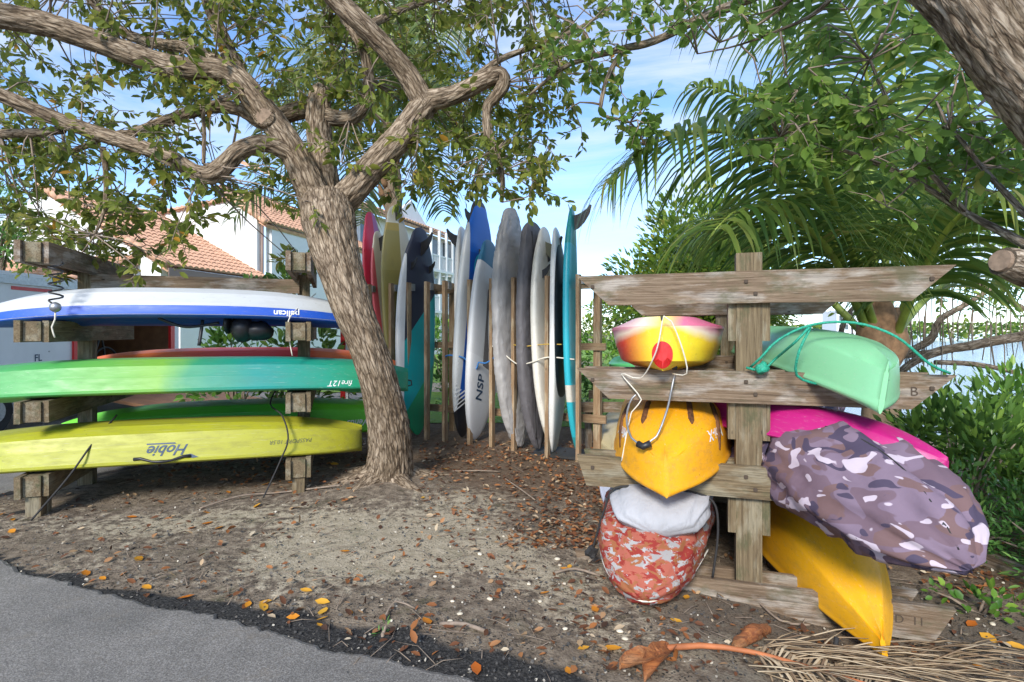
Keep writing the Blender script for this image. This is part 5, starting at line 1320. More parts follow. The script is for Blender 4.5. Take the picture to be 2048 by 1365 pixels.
# ------------------------------------------------------------------ board rack and boards
BA = Vector((-1.10, 7.41, 0)); bu = Vector((.897, -.442, 0)).normalized(); bv = Vector((.442, .897, 0)).normalized()
def spx(px):
    k = (px-CX)/F; return (k*BA.y-BA.x)/(bu.x-k*bu.y)
def BP(s, t, z): return BA+bu*s+bv*t+Z*z
br = empty('board_rack', BP(.5, .2, 0), 'tan timber rack of upright dividers holding the paddle boards', 'rack')
PXS = [738, 783, 817, 854, 890, 940, 984, 1028, 1095, 1157]
for i, px in enumerate(PXS):
    s = spx(px); g0 = gz(BP(s, 0, 0).x, BP(s, 0, 0).y)
    plank('upright', BP(s, 0, g0-.1), BP(s, 0, 2.06), .075, .042, br, M['wood_new'], up=bu, bev=.003)
    plank('tie', BP(s, .05, 2.0), BP(s, .62, 2.0), .038, .085, br, M['wood_new'], bev=.003)
    box('bracket', (0, 0, 0), (.045, .06, .09), M['galv'], br, basis=inv(br) @ frame(bu, Z, BP(s+.02, .06, 2.0)))
sA, sB = spx(700), spx(1178)
for z_, h_ in ((1.99, .089), (1.22, .089), (.32, .1)):
    plank('rail', BP(sA, .66, z_), BP(sB, .66, z_), .038, h_, br, M['wood_new'], bev=.003)
for px in (738, 854, 984, 1165):
    s = spx(px)-.05; plank('back_post', BP(s, .72, -.2), BP(s, .72, 2.03), .089, .089, br, M['wood_new'], up=bv, bev=.003)
mtm = box('rubber_mat', (0, 0, 0), (.62, .5, .03), M['rubber'], None, basis=frame(bu, Z, BP(spx(1105), .25, gz(.45, 6.8)+.02)), bev=.006)
tag(mtm, 'black rubber mat under the boards at the end of the rack', 'mat')

FIN = [(0, 0), (.07, .03), (.14, .10), (.2, .2), (.225, .30), (.205, .315), (.17, .27), (.11, .225), (.05, .2), (0, .19)]
def board(name, bpx, tpx, tpy, W, T, app, off, mat, label, fin=0, finz=.28, fincol='black', bag=False, pad=None, top=.5, cat='paddle board', group='boards standing in the rack', fins2=False, lean=.15):
    s = spx(bpx); b_ = BP(s, off, 0); b_.z = gz(b_.x, b_.y)+.03
    d1 = b_.y+lean; tp = P(tpx, tpy, d1)
    ax = (tp-b_); L = ax.length; zax = ax.normalized()
    ray = Vector((b_.x, b_.y, 0)).normalized(); perp = Vector((ray.y, -ray.x, 0))
    sw = max(-1, min(1, (abs(app)*1.2*b_.y/F-T*.9)/W)); ph = math.asin(max(.02, sw))*(1 if app > 0 else -1)
    x = (ray*math.cos(ph)+perp*math.sin(ph)); x = (x-zax*x.dot(zax)).normalized(); y = zax.cross(x)
    Mx = Matrix((x, y, zax)).transposed().to_4x4(); Mx.translation = b_
    e = empty(name, Mx, label, cat, group)
    N, K = (160, 40) if bag else (56, 28); V, Fc = [], []
    for i in range(N+1):
        t = .5-.5*math.cos(math.pi*i/N)
        o_ = (1-abs(2*t-1)**2.5)**.62
        if t > .5: o_ = max(o_, top*(1-((t-.5)/.5)**14)**.5) if t < .9999 else .02
        hw = max(.006, W/2*o_); th = max(.004, T/2*(1-abs(2*t-1)**4)**.55); rk = .10*(1-t)**4+.03*t**6
        if bag: hw += .012; th += .012
        for k in range(K):
            a = 2*math.pi*k/K; ca, sa = math.cos(a), math.sin(a)
            px_ = math.copysign(abs(ca)**.7, ca)*hw; py_ = math.copysign(abs(sa)**.5, sa)*th
            if bag:
                w_ = bag*(noise.noise((t*14+bpx, ca*3, sa*3))+1.2*(.4-abs(noise.noise((t*24+ca*5, sa*5, bpx))))+.7*(.4-abs(noise.noise((t*50-ca*8, sa*6, bpx+5)))))
                px_ += ca*w_; py_ += sa*w_
            V.append(Vector((px_, py_+rk*(-fin if fin else 1)*-1, t*L)))
        if i:
            for k in range(K): Fc.append(((i-1)*K+k, (i-1)*K+(k+1) % K, i*K+(k+1) % K, i*K+k))
    Fc.append(tuple(range(K-1, -1, -1))); Fc.append(tuple(range(N*K, N*K+K)))
    mesh('body', V, Fc, mat, e, True)
    bvh = BVHTree.FromPolygons(V, Fc)
    def addfin(xc, z0, sc):
        sg = fin; m_ = []
        F2 = [(sg*(a*sc+T*.35), z0+b2_*sc) for a, b2_ in FIN]; k = len(F2)
        for dx in (-.006, .006): m_ += [(xc+dx, a, b2_) for a, b2_ in F2]
        fc = [tuple(range(k)), tuple(range(2*k-1, k-1, -1))]+[(i, i+k, (i+1) % k+k, (i+1) % k) for i in range(k)]
        mesh('fin', m_, fc, M[fincol], e)
    if fin:
        addfin(0, L-finz-.1, 1.0)
        if fins2:
            addfin(W*.24, L-finz-.32, .55); addfin(-W*.24, L-finz-.32, .55)
    return e, bvh, L, Mx
def mat_board(name, stops, L=3.0, rough=.35, dirt=.15, side=None, hor=None):
    """painted board, colours along its length (0 bottom .. 1 top); side colour on one half of its width"""
    m, n, b = newmat(name)
    t = nd(n, 'ShaderNodeTexCoord'); s = nd(n, 'ShaderNodeSeparateXYZ'); n.links.new(t.outputs['Object'], s.inputs[0])
    mr = nd(n, 'ShaderNodeMapRange'); mr.inputs[2].default_value = L
    src = s.outputs['Z']
    if hor:
        ma = nd(n, 'ShaderNodeMath', operation='MULTIPLY_ADD'); ma.inputs[1].default_value = hor; n.links.new(s.outputs['X'], ma.inputs[0]); n.links.new(src, ma.inputs[2]); src = ma.outputs[0]
    n.links.new(src, mr.inputs[0]); r = ramp(n, stops, 'CONSTANT'); n.links.new(mr.outputs[0], r.inputs[0]); c = r.outputs[0]
    if side:
        for (axis, lo_, hi_, col) in side:
            g1 = nd(n, 'ShaderNodeMath', operation='GREATER_THAN'); g1.inputs[1].default_value = lo_; n.links.new(s.outputs[axis], g1.inputs[0])
            g2 = nd(n, 'ShaderNodeMath', operation='LESS_THAN'); g2.inputs[1].default_value = hi_; n.links.new(s.outputs[axis], g2.inputs[0])
            mu = nd(n, 'ShaderNodeMath', operation='MULTIPLY'); n.links.new(g1.outputs[0], mu.inputs[0]); n.links.new(g2.outputs[0], mu.inputs[1])
            c = mixc(n, mu.outputs[0], c, col)
    d = noise_n(n, objcoord(n, (3, 3, 1)), 5, 7, .7); rd_ = ramp(n, [(.52, (0, 0, 0)), (.8, (dirt*1.6,)*3)]); n.links.new(d, rd_.inputs[0])
    c = mixc(n, rd_.outputs[0], c, (.12, .1, .075)); n.links.new(c, b.inputs['Base Color']); b.inputs['Roughness'].default_value = rough
    return m
white_b = (.74, .74, .71)
board('surfboard', 750, 737, 425, .55, .07, 50, .42, mat_board('red_board', [(0, (.5, .02, .05)), (.86, (.55, .03, .08))], 3, side=[('X', .02, .2, (.36, .12, .3))]), 'red surfboard with a mauve panel behind the tree trunk', 0, cat='surfboard')
board('surfboard', 768, 752, 463, .5, .06, 42, .3, mat_board('white_red_board', [(0, (.62, .56, .45))], 3, side=[('X', -.5, -.14, (.6, .1, .12))]), 'cream surfboard with a red rail next to the red one', -1, .2, cat='surfboard')
board('surfboard', 782, 776, 455, .5, .07, 26, .36, mat_board('olive_board', [(0, (.24, .2, .06)), (1, (.3, .26, .1))], 3), 'plain olive surfboard beside the cream tipped one', 0, cat='surfboard')
board('surfboard', 797, 787, 413, .56, .07, 66, .22, mat_board('olive_cream_board', [(0, (.27, .23, .07)), (.72, (.30, .26, .09)), (.9, (.4, .3, .08)), (.935, (.62, .6, .5))], 3.1, side=[('X', .04, .3, (.5, .49, .42))]), 'olive surfboard with a cream tip and large black fin', -1, .12, cat='surfboard')
board('paddle_board', 815, 838, 456, .72, .1, 74, .1, mat_board('navy_teal_board', [(0, (.02, .3, .13)), (.2, (.01, .36, .38)), (.55, (.03, .035, .06))], 2.8, hor=-1.2, side=[('X', -.5, -.25, (.72, .73, .73))]), 'navy and teal paddle board with white rail and three fins', -1, .3, fins2=True)
board('paddle_board', 906, 928, 453, .7, .11, 44, .42, mat_board('grey_white_board', [(0, white_b)], 3, dirt=.2), 'off white paddle board standing edge on left of the blue one', 1, .22)
e6, bv6, L6, M6 = board('paddle_board', 920, 962, 400, .74, .12, 72, .2, mat_board('blue_board', [(0, (.008, .09, .42)), (.75, (.01, .13, .55))], 3.2, side=[('Y', -.0, .2, (.02, .02, .024)), ('X', -.5, -.23, (.6, .62, .62))]), 'blue paddle board with black rail leaning in the rack', 1, .3)
V, Fc = [], []
for k in range(14):                                     # white chevrons on the deck pad
    z_ = .35+k*.055; o_ = len(V); V += [Vector((-.30, z_, 0)), Vector((.02, z_+.16, 0)), Vector((.02, z_+.185, 0)), Vector((-.30, z_+.02, 0))]; Fc.append((o_, o_+1, o_+2, o_+3))
decal('chevron_stripes', '', 1, bv6, Vector((-.02, 0, 0)), UPX, UPZ, Vector((0, 1, 0)), M['text_white'], e6, data=(V, Fc))
V, Fc = [], []
for (r0, r1) in ((.05, .075), (.10, .125)):
    for k in range(24):
        a0, a1 = k*math.pi/12, (k+1)*math.pi/12; o_ = len(V)
        V += [Vector((math.cos(a_)*r_, math.sin(a_)*r_*1.6, 0)) for a_, r_ in ((a0, r0), (a1, r0), (a1, r1), (a0, r1))]; Fc.append((o_, o_+1, o_+2, o_+3))
M['cyan'] = plain('cyan_print', (.03, .42, .62), .4)
decal('round_emblem', '', 1, bv6, Vector((-.02, 0, 2.2)), UPX, UPZ, Vector((0, 1, 0)), M['cyan'], e6, data=(V, Fc))
e7, bv7, L7, M7 = board('paddle_board', 952, 982, 480, .76, .12, 68, .12, mat_board('silver_board', [(0, (.66, .67, .68)), (.36, (.6, .61, .62)), (.80, (.03, .14, .24))], 2.75, dirt=.12, hor=.3), 'silver paddle board lettered NSP with a navy tip', 1, .25)
V, Fc = text_data('NSP', .19, 0.2, True)
decal('lettering', 'NSP', .2, bv7, Vector((-.12, 0, .66)), Vector((0, 0, 1)), Vector((-1, 0, 0)), Vector((0, 1, 0)), M['text_dark'], e7, data=(V, Fc))
V = [Vector(p_) for p_ in ((-.12, .95, 0), (.30, .8, 0), (.32, 1.95, 0), (.10, 2.15, 0), (-.1, 1.9, 0), (-.12, 1.3, 0))]
M['pad_grey'] = plain('grey_deck_pad', (.17, .16, .16), .9, var=.3, scale=60, bmp=.5)
decal('deck_pad', '', 1, bv7, Vector((0, 0, 0)), UPX, UPZ, Vector((0, 1, 0)), M['pad_grey'], e7, data=(V, [(0, 1, 2, 3, 4, 5)]), off=.006)
board('bagged_board', 1016, 1018, 418, .68, .12, 66, .12, M['bag_grey'], 'board in a wrinkled light grey bag', 0, bag=.017, cat='bagged board')
e9, bv9, L9, M9 = board('bagged_board', 1052, 1062, 446, .66, .12, 54, .14, M['bag_dark'], 'board in a dark grey zipped bag beside the beige board', 0, bag=.012, top=.75, cat='bagged board')
for xx in (-.12, .2):
    pts = [Vector((xx, -1, t*L9)) for t in np.linspace(.05, .95, 16)]
    hp = [bv9.ray_cast(p_, Vector((0, 1, 0)))[0] for p_ in pts]; hp = [h_ for h_ in hp if h_ is not None]
    if len(hp) > 3: tubes_local('piping', hp, [.008]*len(hp), M['black_strap'], e9)
board('paddle_board', 1080, 1085, 455, .7, .12, 54, .22, mat_board('beige_board', [(0, (.6, .54, .43)), (.1, (.72, .69, .61))], 3, dirt=.3), 'off white paddle board with beige stains beside the dark bag', -1, .35, fins2=True)
board('paddle_board', 1110, 1117, 455, .7, .11, 36, .18, mat_board('pale_board', [(0, white_b)], 3, dirt=.2, side=[('Y', -.2, -.02, (.03, .03, .035))]), 'pale paddle board with a black underside next to the turquoise one', 1, .3, fincol='text_grey')
board('paddle_board', 1128, 1140, 414, .66, .11, 30, .2, mat_board('turquoise_board', [(0, (.03, .28, .3)), (.07, (.03, .4, .48)), (.20, (.62, .6, .52)), (.265, (.03, .42, .52)), (.8, (.02, .3, .3))], 3.1, dirt=.12), 'turquoise paddle board with a cream band and black fin', -1, .2)
hb = P(1137, 650, 6.62)
bm = bmesh.new(); bmesh.ops.create_icosphere(bm, subdivisions=2, radius=.035)
for v_ in bm.verts: v_.co.y *= .15
M['orange_print'] = plain('orange_print', (.75, .16, .03), .5)
# ropes tying the boards
rb = rope('blue_rope', [BP(spx(888), .0, 1.08), BP(spx(905), -.06, 1.11), BP(spx(930), -.03, 1.08), BP(spx(945), -.06, 1.0), BP(spx(958), -.06, .95), BP(spx(962), -.06, 1.03), BP(spx(975), -.05, 1.02), BP(spx(990), .0, 1.1)], .011, M['rope_blue']); tag(rb, 'blue rope tied across the white and blue boards', 'rope')
rb = rope('bungee_cord', [BP(spx(984), -.02, 1.24), BP(spx(1010), -.08, 1.16), BP(spx(1040), -.06, 1.02), BP(spx(1070), -.1, 1.05), BP(spx(1100), -.06, 1.11), BP(spx(1150), -.02, 1.09)], .008, M['rope_white']); tag(rb, 'pale bungee cord stretched across the bagged boards', 'cord')
rb = rope('yellow_cord', [BP(spx(1030), -.04, 1.25), BP(spx(1055), -.06, 1.235), BP(spx(1090), -.04, 1.26), BP(spx(1125), -.03, 1.26)], .006, M['yellow_rope']); tag(rb, 'thin yellow cord above the bungee', 'cord')

# ------------------------------------------------------------------ ropes and straps on the racks
def R_(name, pts, r, mat, label, cat='rope'): return tag(rope(name, pts, r, mat), label, cat)
R_('tie_rope', [RP(-.72, -.13, .62), RP(-.66, -.14, .92), RP(-.6, -.16, 1.0), RP(-.72, -.14, 1.15), RP(-.6, -.2, 1.13), RP(-.5, -.36, 1.3), RP(-.46, -.37, 1.49), RP(-.42, -.36, 1.46), RP(-.36, -.34, 1.3), RP(-.34, -.3, 1.17), RP(-.42, -.2, 1.16)], .004, M['rope_white'], 'white cord tying down the yellow and red kayak')
R_('cable_lock', [RP(-.41, -.15, 1.16), RP(-.43, -.2, 1.05), RP(-.45, -.28, .95), RP(-.5, -.36, .82), RP(-.56, -.37, .77), RP(-.64, -.33, .80), RP(-.68, -.22, .9), RP(-.66, -.12, 1.0), RP(-.6, -.1, 1.05)], .0065, M['galv'], 'cable lock hanging over the orange slotted kayak', 'cable')
lk = tag(rope('combination_lock', [RP(-.60, -.365, .775), RP(-.57, -.385, .765), RP(-.53, -.385, .785)], .02, M['black'], sides=10), 'black combination lock on the cable', 'lock')
for i, pts in enumerate(([RP(-.0, -.13, 1.2), RP(.05, -.2, 1.26), RP(.14, -.2, 1.36), RP(.3, -.2, 1.44), RP(.5, -.22, 1.45), RP(.68, -.24, 1.38), RP(.84, -.2, 1.24), RP(.95, -.14, 1.19)],
                          [RP(-.02, -.14, 1.2), RP(.06, -.17, 1.19), RP(.13, -.13, 1.25), RP(.2, -.35, 1.35), RP(.28, -.3, 1.43), RP(.22, -.33, 1.3), RP(.22, -.26, 1.17), RP(.33, -.2, 1.12)])):
    R_('green_rope', pts, .0075, M['rope_green'], ('green rope running over the seafoam kayak to the beam end', 'green rope knotted beside the post and looped under the seafoam kayak')[i])
kn = BM = bmesh.new(); bmesh.ops.create_icosphere(kn, subdivisions=2, radius=.035)
for v_ in kn.verts: v_.co *= .7+.5*random.random()
tag(bm_obj('rope_knot', kn, M['rope_green'], None, True, basis=Matrix.Translation(RP(.06, -.16, 1.2))), 'green rope knot lying on the beam by the post', 'knot')
coil = []
for k in range(40):
    a = k*.75; coil.append(LP(.16, -.04, 1.93-.0075*k)+Vector((math.cos(a)*.045, math.sin(a)*.045, 0)))
cc_ = R_('coiled_cable', coil+[LP(.16, -.05, 1.60)], .007, M['black'], 'black coiled cable hanging from the top arm over the white kayak', 'cable')
bm = bmesh.new(); bmesh.ops.create_icosphere(bm, subdivisions=2, radius=.04)
tag(bm_obj('padlock', bm, M['galv'], None, True, basis=Matrix.Translation(LP(.16, -.05, 1.59))), 'round metal padlock at the end of the coiled cable', 'lock')
R_('tie_rope', [LP(.16, -.05, 1.57), LP(.155, -.04, 1.5), LP(.13, -.03, 1.44), LP(.15, -.03, 1.36)], .006, M['rope_white'], 'white cord hanging from the padlock to the arm')
R_('tie_rope', [LP(2.0, .75, 1.78), LP(1.86, .1, 1.6), LP(1.80, .02, 1.5), LP(1.8, .02, 1.38), LP(1.83, .02, 1.2)], .005, M['rope_white'], 'white cord slung over the white kayak near the tree')
R_('strap', [LP(.42, .4, .70), LP(.36, .05, .52), LP(.25, -.08, .3), LP(.05, -.15, .02)], .008, M['black_strap'], 'black strap running from the yellow kayak down to the rack foot', 'strap')
R_('strap', [LP(1.65, .9, .88), LP(1.6, .6, .73), LP(1.74, .15, .67), LP(1.80, -.02, .5), LP(1.74, -.02, .32), LP(1.62, -.15, .05)], .007, M['black_strap'], 'black strap looped over the yellow kayak near its end', 'strap')

# ------------------------------------------------------------------ trailer
TX = -7.0
tr = empty('cargo_trailer', Vector((TX-1.05, 8.5, 0)), 'white enclosed cargo trailer with red trim and an open side door', 'trailer')
def tq(name, a, b_, mat): # box by world corners
    a, b_ = Vector(a), Vector(b_); c_ = (a+b_)/2-Vector((TX-1.05, 8.5, 0)); s_ = Vector((abs(b_.x-a.x), abs(b_.y-a.y), abs(b_.z-a.z)))
    return box(name, c_, s_, mat, tr)
def side_wall():
    for (y0, y1, z0, z1) in ((4.4, 9.05, .45, 2.2), (11.75, 11.95, .45, 2.2), (9.05, 11.75, 2.0, 2.2)):
        tq('side_panel', (TX-.04, y0, z0), (TX, y1, z1), M['trailer_white'])
side_wall()
tq('back_panel', (TX-2.1, 4.4, .45), (TX-2.06, 11.95, 2.2), M['ply'])
tq('end_panel', (TX-2.06, 11.9, .45), (TX-.045, 11.94, 2.2), M['ply']); tq('end_panel', (TX-2.06, 4.41, .45), (TX-.045, 4.45, 2.2), M['trailer_white'])
tq('roof', (TX-2.12, 4.38, 2.2), (TX+.02, 11.97, 2.25), M['trailer_white']); tq('floor', (TX-2.1, 4.4, .38), (TX, 11.95, .448), M['dark_inside'])
tq('top_trim', (TX+.001, 4.4, 2.08), (TX+.03, 11.95, 2.198), M['galv'])
tq('red_stripe', (TX+.001, 7.95, 2.0), (TX+.006, 8.65, 2.05), M['red_paint'])
tq('red_door_jamb', (TX-.02, 9.05, .45), (TX+.035, 9.17, 2.0), M['red_paint']); tq('red_door_jamb', (TX-.02, 11.62, .45), (TX+.035, 11.75, 2.0), M['red_paint'])
rmp = mesh('ramp_door', [Vector(p_)-Vector((TX-1.05, 8.5, 0)) for p_ in ((TX+.03, 9.2, .42), (TX+2.0, 9.2, .04), (TX+2.0, 11.6, .04), (TX+.03, 11.6, .42), (TX+.03, 9.2, .36), (TX+2.0, 9.2, .0), (TX+2.0, 11.6, .0), (TX+.03, 11.6, .36))], [(0, 1, 2, 3), (7, 6, 5, 4), (0, 4, 5, 1), (1, 5, 6, 2), (2, 6, 7, 3), (3, 7, 4, 0)], M['ply'], tr)
for yy in (7.55, 6.7):
    wm = bmesh.new(); bmesh.ops.create_cone(wm, segments=32, radius1=.34, radius2=.34, depth=.2, cap_ends=True)
    bmesh.ops.bevel(wm, geom=[e_ for e_ in wm.edges if len(e_.link_faces) == 2 and e_.calc_face_angle(0) > 1], offset=.05, segments=3, affect='EDGES')
    wh = bm_obj('wheel', wm, M['rubber'], tr, True, 40, basis=Matrix.Translation((1.05+.02, yy-8.5, .34)) @ Matrix.Rotation(R(90), 4, 'Y'))
    hm = bmesh.new(); bmesh.ops.create_cone(hm, segments=20, radius1=.19, radius2=.15, depth=.06, cap_ends=True); bm_obj('rim', hm, M['galv'], wh, True, 40, basis=Matrix.Translation((0, 0, .1)))
tq('mudguard', (TX-.02, 7.85, .30), (TX+.2, 8.25, .72), M['trailer_white']); tq('mudguard', (TX-.02, 6.2, .72), (TX+.2, 7.95, .76), M['trailer_white'])
V, Fc = text_data('FL', .14, 0, True)
mesh('lettering', [Vector((1.054, v_.x+8.4-8.5, v_.y+1.02)) for v_ in V], Fc, M['text_dark'], tr)
for i in range(9):
    for yy in (5.6, 6.6, 7.6, 8.6): box('rivet', (1.053, yy-8.5, .6+i*.17), (.012, .02, .02), M['galv'], tr)
bkm = empty('bicycle', Vector((TX-.5, 10.0, .45)), 'dark bicycle leaning just inside the open trailer door', 'bicycle')
for yy in (-.5, .5):
    pts = [Vector((0, yy+.33*math.cos(a), .34+.33*math.sin(a))) for a in np.linspace(0, 2*math.pi, 20)]
    wl_ = tubes_local('wheel', pts, [.018]*20, M['rubber'], bkm)
for pts in ([(0, -.5, .34), (0, -.2, .85), (0, .35, .88), (0, .5, .34)], [(0, -.2, .85), (0, .05, .3), (0, .35, .85)], [(0, -.5, .34), (0, .05, .3)]):
    tubes_local('frame_tube', [Vector(p_) for p_ in pts], [.018]*len(pts), M['black'], bkm)
tubes_local('handlebar', [Vector(p_) for p_ in ((-.25, .38, 1.0), (0, .38, 1.02), (.25, .38, 1.0))], [.014]*3, M['black'], bkm)
tubes_local('saddle', [Vector(p_) for p_ in ((0, -.33, .93), (0, -.2, .94), (0, -.08, .93))], [.06, .05, .02], M['black'], bkm)
cb_ = empty('storage_box', Vector((TX-1.6, 10.4, .45)), 'stack of dark storage boxes with orange labels inside the trailer', 'box')
box('crate', (0, 0, .45), (.6, 1.6, .9), M['dark_inside'], cb_, bev=.01); box('lid', (0, 0, .93), (.64, 1.64, .06), M['black'], cb_, bev=.01)
for yy in (-.5, .2): box('orange_label', (.303, yy, .7), (.01, .22, .2), M['coconut'], cb_)
# red marker post behind the tree
rp = empty('marker_post', Vector((-2.4, 8.1, 0)), 'red post with a white strip standing behind the shade tree', 'post')
box('post', (0, 0, .7), (.07, .07, 1.5), M['red_paint'], rp, bev=.006); box('white_strip', (.055, 0, .62), (.035, .05, 1.2), M['white_paint'], rp); box('base_plate', (0, 0, .01), (.22, .22, .05), M['red_paint'], rp)

# ------------------------------------------------------------------ things on the ground
plank('landscape_timber', P(1935, 1088, 4.45), G(2140, 1270)+Vector((0, 0, .03)), .1, .1, None, M['wood_old'])
tb = bpy.data.objects['landscape_timber']; tag(tb, 'grey landscape timber edging the dirt below the herbs', 'timber')
a_, b_ = gp(3.3, 4.55), gp(3.6, 3.05)
tb.matrix_basis = frame(b_-a_, Z, (a_+b_)/2+Vector((0, 0, .03)))
# dead palm frond
df = empty('dead_frond', G(1330, 1312), 'dry palm frond with orange stalk lying in the dirt', 'palm frond')
def gpt(px, py, dz): q = G(px, py); return q+Z*dz
frond(df, [gpt(1322, 1312, .03), gpt(1400, 1313, .05), gpt(1500, 1330, .06), gpt(1620, 1358, .05), gpt(1760, 1395, .04), gpt(1900, 1440, .03)], M['palm_dry'], M['rachis_dry'], 46, .36, 1.3, .016, .014, .34, rndhi=1)
def sheet(name, p0, p1, wid, lift, parent, mat):
    d_ = p1-p0; sd_ = d_.cross(Z).normalized(); V = []; nU, nV = 14, 8
    for i_ in range(nU+1):
        t = i_/nU; w_ = wid*(math.sin(math.pi*min(1, t*.92+.06))**.6)
        for k_ in range(nV+1):
            u = k_/nV*2-1
            V.append(p0+d_*t+sd_*u*w_+Z*(lift*math.sin(math.pi*t)+.75*wid*u*u+.012*noise.noise((t*5, u*4, wid*90))))
    Fc = [(i_*(nV+1)+k_, i_*(nV+1)+k_+1, (i_+1)*(nV+1)+k_+1, (i_+1)*(nV+1)+k_) for i_ in range(nU) for k_ in range(nV)]
    return mesh(name, [inv(parent) @ v for v in V], Fc, mat, parent, True)
M['sheath'] = mat_wood('dry_sheath', (.2, .06, .02), (.48, .18, .05), .12, (.42, .2, .09))
sheet('sheath', gpt(1345, 1312, .02), gpt(1290, 1372, .01), .05, .04, df, M['sheath'])
sheet('sheath', gpt(1325, 1335, .03), gpt(1240, 1352, .02), .05, .02, df, M['sheath'])
husk = tubes('palm_husk', [tube_data([gpt(1470, 1300, .02), gpt(1500, 1285, .04), gpt(1535, 1268, .03)], [.01, .035, .015], 14, .012, .012)], M['sheath']); tag(husk, 'orange brown fibrous palm husk beside the dead frond', 'husk')
dry = []
for k in range(150):
    x, y = random.uniform(1480, 1930), random.uniform(1285, 1368)
    if y < 1285+(x-1480)*.02+random.uniform(0, 25): continue
    p0 = G(x, y)+Z*random.uniform(.005, .07); a = R(-12)+random.gauss(0, .25); L_ = random.uniform(.2, .55)
    dr = Vector((math.cos(a), math.sin(a), random.gauss(0, .06)))
    dry.append(tube_data([p0, p0+dr*L_*.5+Z*.015, p0+dr*L_], [.004, .005, .001], 3, .3))
t_ = tubes('dry_straw', dry, M['palm_dry']); a = t_.data.attributes.new('rnd', 'FLOAT', 'FACE'); a.data.foreach_set('value', np.repeat(rng.random(len(t_.data.polygons)//10+1), 10)[:len(t_.data.polygons)].astype(np.float32))
tag(t_, 'dry straw coloured leaflets strewn around the dead frond', 'straw', kind='stuff')

LM = None
def one_leaf(p, size, yaw, label, group, mat, curl=.25, name='fallen_leaf'):
    V = []
    for v_ in LEAF_V: V.append((v_[0]*size, v_[1]*size*.5, v_[2]*size*.8+curl*size*(v_[0]-.5)**2+.004))
    o = mesh(name, V, LEAF_F, mat, None, True); o.matrix_basis = Matrix.Translation(p) @ Matrix.Rotation(yaw, 4, 'Z') @ Matrix.Rotation(random.gauss(0, .3), 4, 'X')
    a = o.data.attributes.new('rnd', 'FLOAT', 'FACE'); a.data.foreach_set('value', np.full(len(LEAF_F), random.random(), dtype=np.float32))
    tag(o, label, 'leaf', group)
for (x, y) in [(155, 1207), (170, 1145), (200, 1158), (285, 1175), (270, 1127), (253, 1037), (375, 1062), (403, 1053), (430, 1062), (405, 1027), (390, 1195), (500, 1207), (525, 1210), (545, 1206), (600, 1183), (630, 1206), (640, 1236), (657, 1238), (600, 1236), (645, 1260), (700, 1107), (845, 1000), (890, 1152), (700, 1235), (860, 1255), (950, 1330), (1120, 1140), (1140, 1133), (1080, 1193), (1195, 1230), (1155, 1305), (1140, 1355), (1205, 1303), (1365, 1250), (1205, 1110), (1370, 1203), (1950, 1247), (1960, 1270), (1975, 1345), (2010, 1290), (25, 1040), (12, 1028), (20, 1063), (660, 930), (690, 980), (520, 1010), (540, 968), (590, 968), (455, 985), (880, 940), (1010, 970)]:
    one_leaf(G(x, y)+Z*.006, random.uniform(.06, .1), random.uniform(0, 6.28), 'single orange fallen leaf lying on the dirt or drive', 'orange leaves fallen on the ground', M['orange_leaf'])
# white shells and stones
shm = []
for k, (x, y) in enumerate([(330, 1284-0), (1128, 1170), (1108, 1095), (1115, 1120), (1120, 1132), (1058, 1170), (905, 1205), (900, 1245), (1175, 1270), (1250, 1280), (1325, 1285), (1390, 1290), (1240, 1265), (1130, 1260), (1080, 1205), (980, 1200), (920, 1230), (1000, 1190), (1900, 1290), (1955, 1240), (1985, 1250), (1870, 1330), (1840, 1275), (2000, 1210), (960, 1110), (870, 1155), (1420, 1290)]):
    bm = bmesh.new(); bmesh.ops.create_icosphere(bm, subdivisions=2, radius=1)
    sz = random.uniform(.009, .016)
    for v_ in bm.verts: v_.co = Vector((v_.co.x*sz*1.3, v_.co.y*sz, v_.co.z*sz*.55))*(1+.25*noise.noise(v_.co*2+Vector((k, 0, 0))))
    o = bm_obj('shell', bm, M['shell'], None, True, basis=Matrix.Translation(G(x, y)+Z*.006) @ Matrix.Rotation(k, 4, 'Z'))
    tag(o, 'small pale shell or stone lying in the dirt', 'shell', 'shells in the dirt')
# twigs
for k, (pts, r_, lab) in enumerate([
    ([(400, 1020), (480, 1000), (560, 988), (680, 978)], .008, 'long thin stick lying in front of the yellow kayak'),
    ([(880, 1253), (930, 1262), (975, 1270)], .010, 'short pale stick at the asphalt edge'),
    ([(1010, 960), (1040, 985), (1070, 1003)], .006, 'thin straight twig between the tree and the right rack'),
    ([(1380, 1180), (1410, 1160), (1450, 1165), (1500, 1200), (1560, 1245), (1620, 1262)], .006, 'curving bare branch below the right rack beam'),
    ([(1110, 1150), (1150, 1148), (1200, 1156)], .008, 'reddish twig next to the red mottled cover'),
    ([(905, 945), (960, 948), (1000, 946)], .006, 'thin twig lying in the leaf litter near the board rack'),
    ([(520, 1060), (545, 1045), (570, 1040)], .004, 'small twig on the pale sand'), ([(770, 1240), (790, 1215), (830, 1222)], .005, 'forked twig close to the asphalt edge')]):
    tag(rope('twig', [G(x, y)+Z*(.012+.02*(i % 2)) for i, (x, y) in enumerate(pts)], r_, M['twig']), lab, 'twig', 'twigs on the dirt')
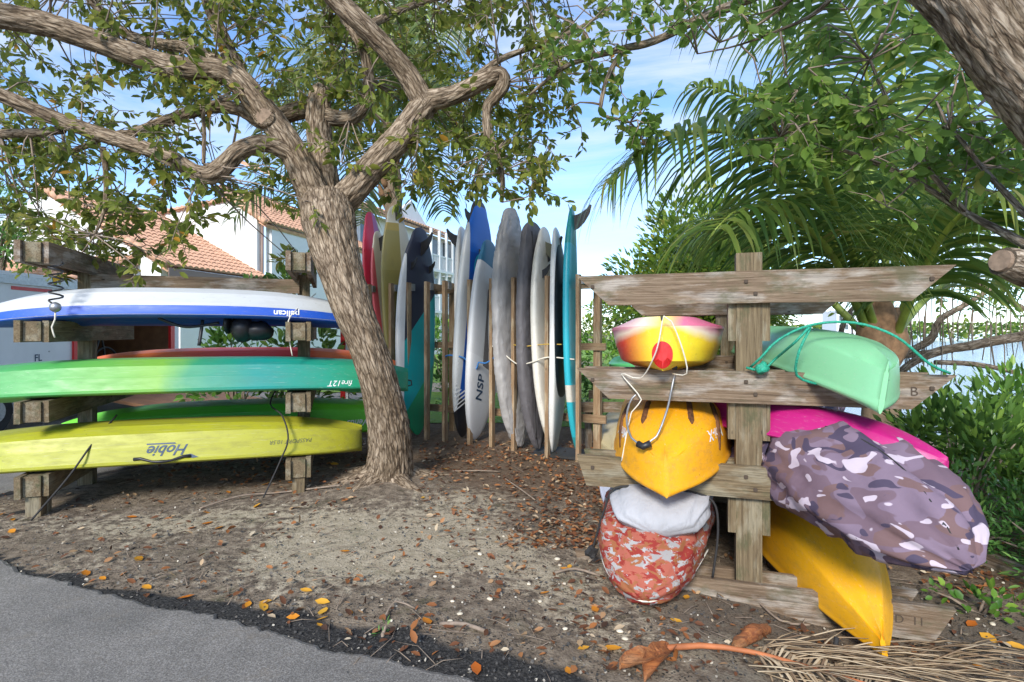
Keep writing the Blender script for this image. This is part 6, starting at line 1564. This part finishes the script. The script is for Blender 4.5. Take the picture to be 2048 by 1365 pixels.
# loose litter
lp, ld = [], []
def litter_pts(n_, x0, x1, y0, y1, dens):
    c_ = 0
    while c_ < n_:
        px, py = random.uniform(x0, x1), random.uniform(y0, y1)
        if random.random() > dens(px, py): c_ += .15; continue
        q = G(px, py)
        if on_asphalt(q.x, q.y-.05): continue
        lp.append(q+Z*random.uniform(.004, .03)); ld.append((random.gauss(0, 1), random.gauss(0, 1), random.gauss(0, .3))); c_ += 1
litter_pts(2600, 840, 1250, 885, 1100, lambda x, y: min(1, .08+ss(1000, 890, y)+ss(1000, 1180, x+.2*(y-900))*.9))
litter_pts(900, 250, 760, 895, 1010, lambda x, y: .1+.9*ss(990, 920, y))
litter_pts(700, 0, 1300, 980, 1330, lambda x, y: .35)
litter_pts(500, 1150, 2048, 1060, 1360, lambda x, y: .6)
litter_pts(500, 1180, 1520, 890, 1000, lambda x, y: .8)
litter_pts(250, 1850, 2048, 1050, 1200, lambda x, y: .8)
o = leaves('leaf_litter', lp, ld, rng.uniform(.025, .065, len(lp)), .5, M['litter'], None, roll=.5)
tag(o, 'brown and russet leaf litter scattered over the dirt', 'leaf litter', kind='stuff')
tw = []
for k in range(380):
    px, py = random.uniform(0, 2048), random.uniform(900, 1340)
    q = G(px, py)
    if on_asphalt(q.x, q.y-.03): continue
    a = random.uniform(0, 6.28); L_ = random.uniform(.05, .28); dr = Vector((math.cos(a), math.sin(a), 0)); e_ = q+dr*L_; e_.z = gz(e_.x, e_.y)
    tw.append(tube_data([q+Z*.006, (q+e_)/2+Z*.02+dr.cross(Z)*random.gauss(0, .02), e_+Z*.006], [.0025, .002, .001], 3, .2))
tag(tubes('fine_twigs', tw, M['twig']), 'fine twigs and straw scattered over the dirt', 'twigs', kind='stuff')
gr_p, gr_d = [], []
for k in range(5200):
    px, py = random.uniform(0, 2048), random.uniform(1000, 1364); q = G(px, py)
    if on_asphalt(q.x, q.y+.0) and random.random() > .9*math.exp(-(edge_front(q.x)-q.y)/.10): continue
    gr_p.append(q+Z*.007); gr_d.append((random.gauss(0, 1), random.gauss(0, 1), random.gauss(0, .6)))
M['grit'] = mat_leaf('grit', [(0, (.03, .03, .03)), (.6, (.08, .075, .07)), (.85, (.25, .22, .18)), (1, (.6, .55, .45))], 0, .9)
tag(leaves('grit', gr_p, gr_d, rng.uniform(.008, .02, len(gr_p)), .8, M['grit'], None, roll=1.5), 'dark grit and chips in the dirt', 'grit', kind='stuff')
# small weeds
shrub('weed', G(763, 1272), .03, .03, .06, 14, .03, M['leaf_herb'], 'tiny green weed sprouting at the asphalt edge', 'plant', None, .3, 2, clumps=4)
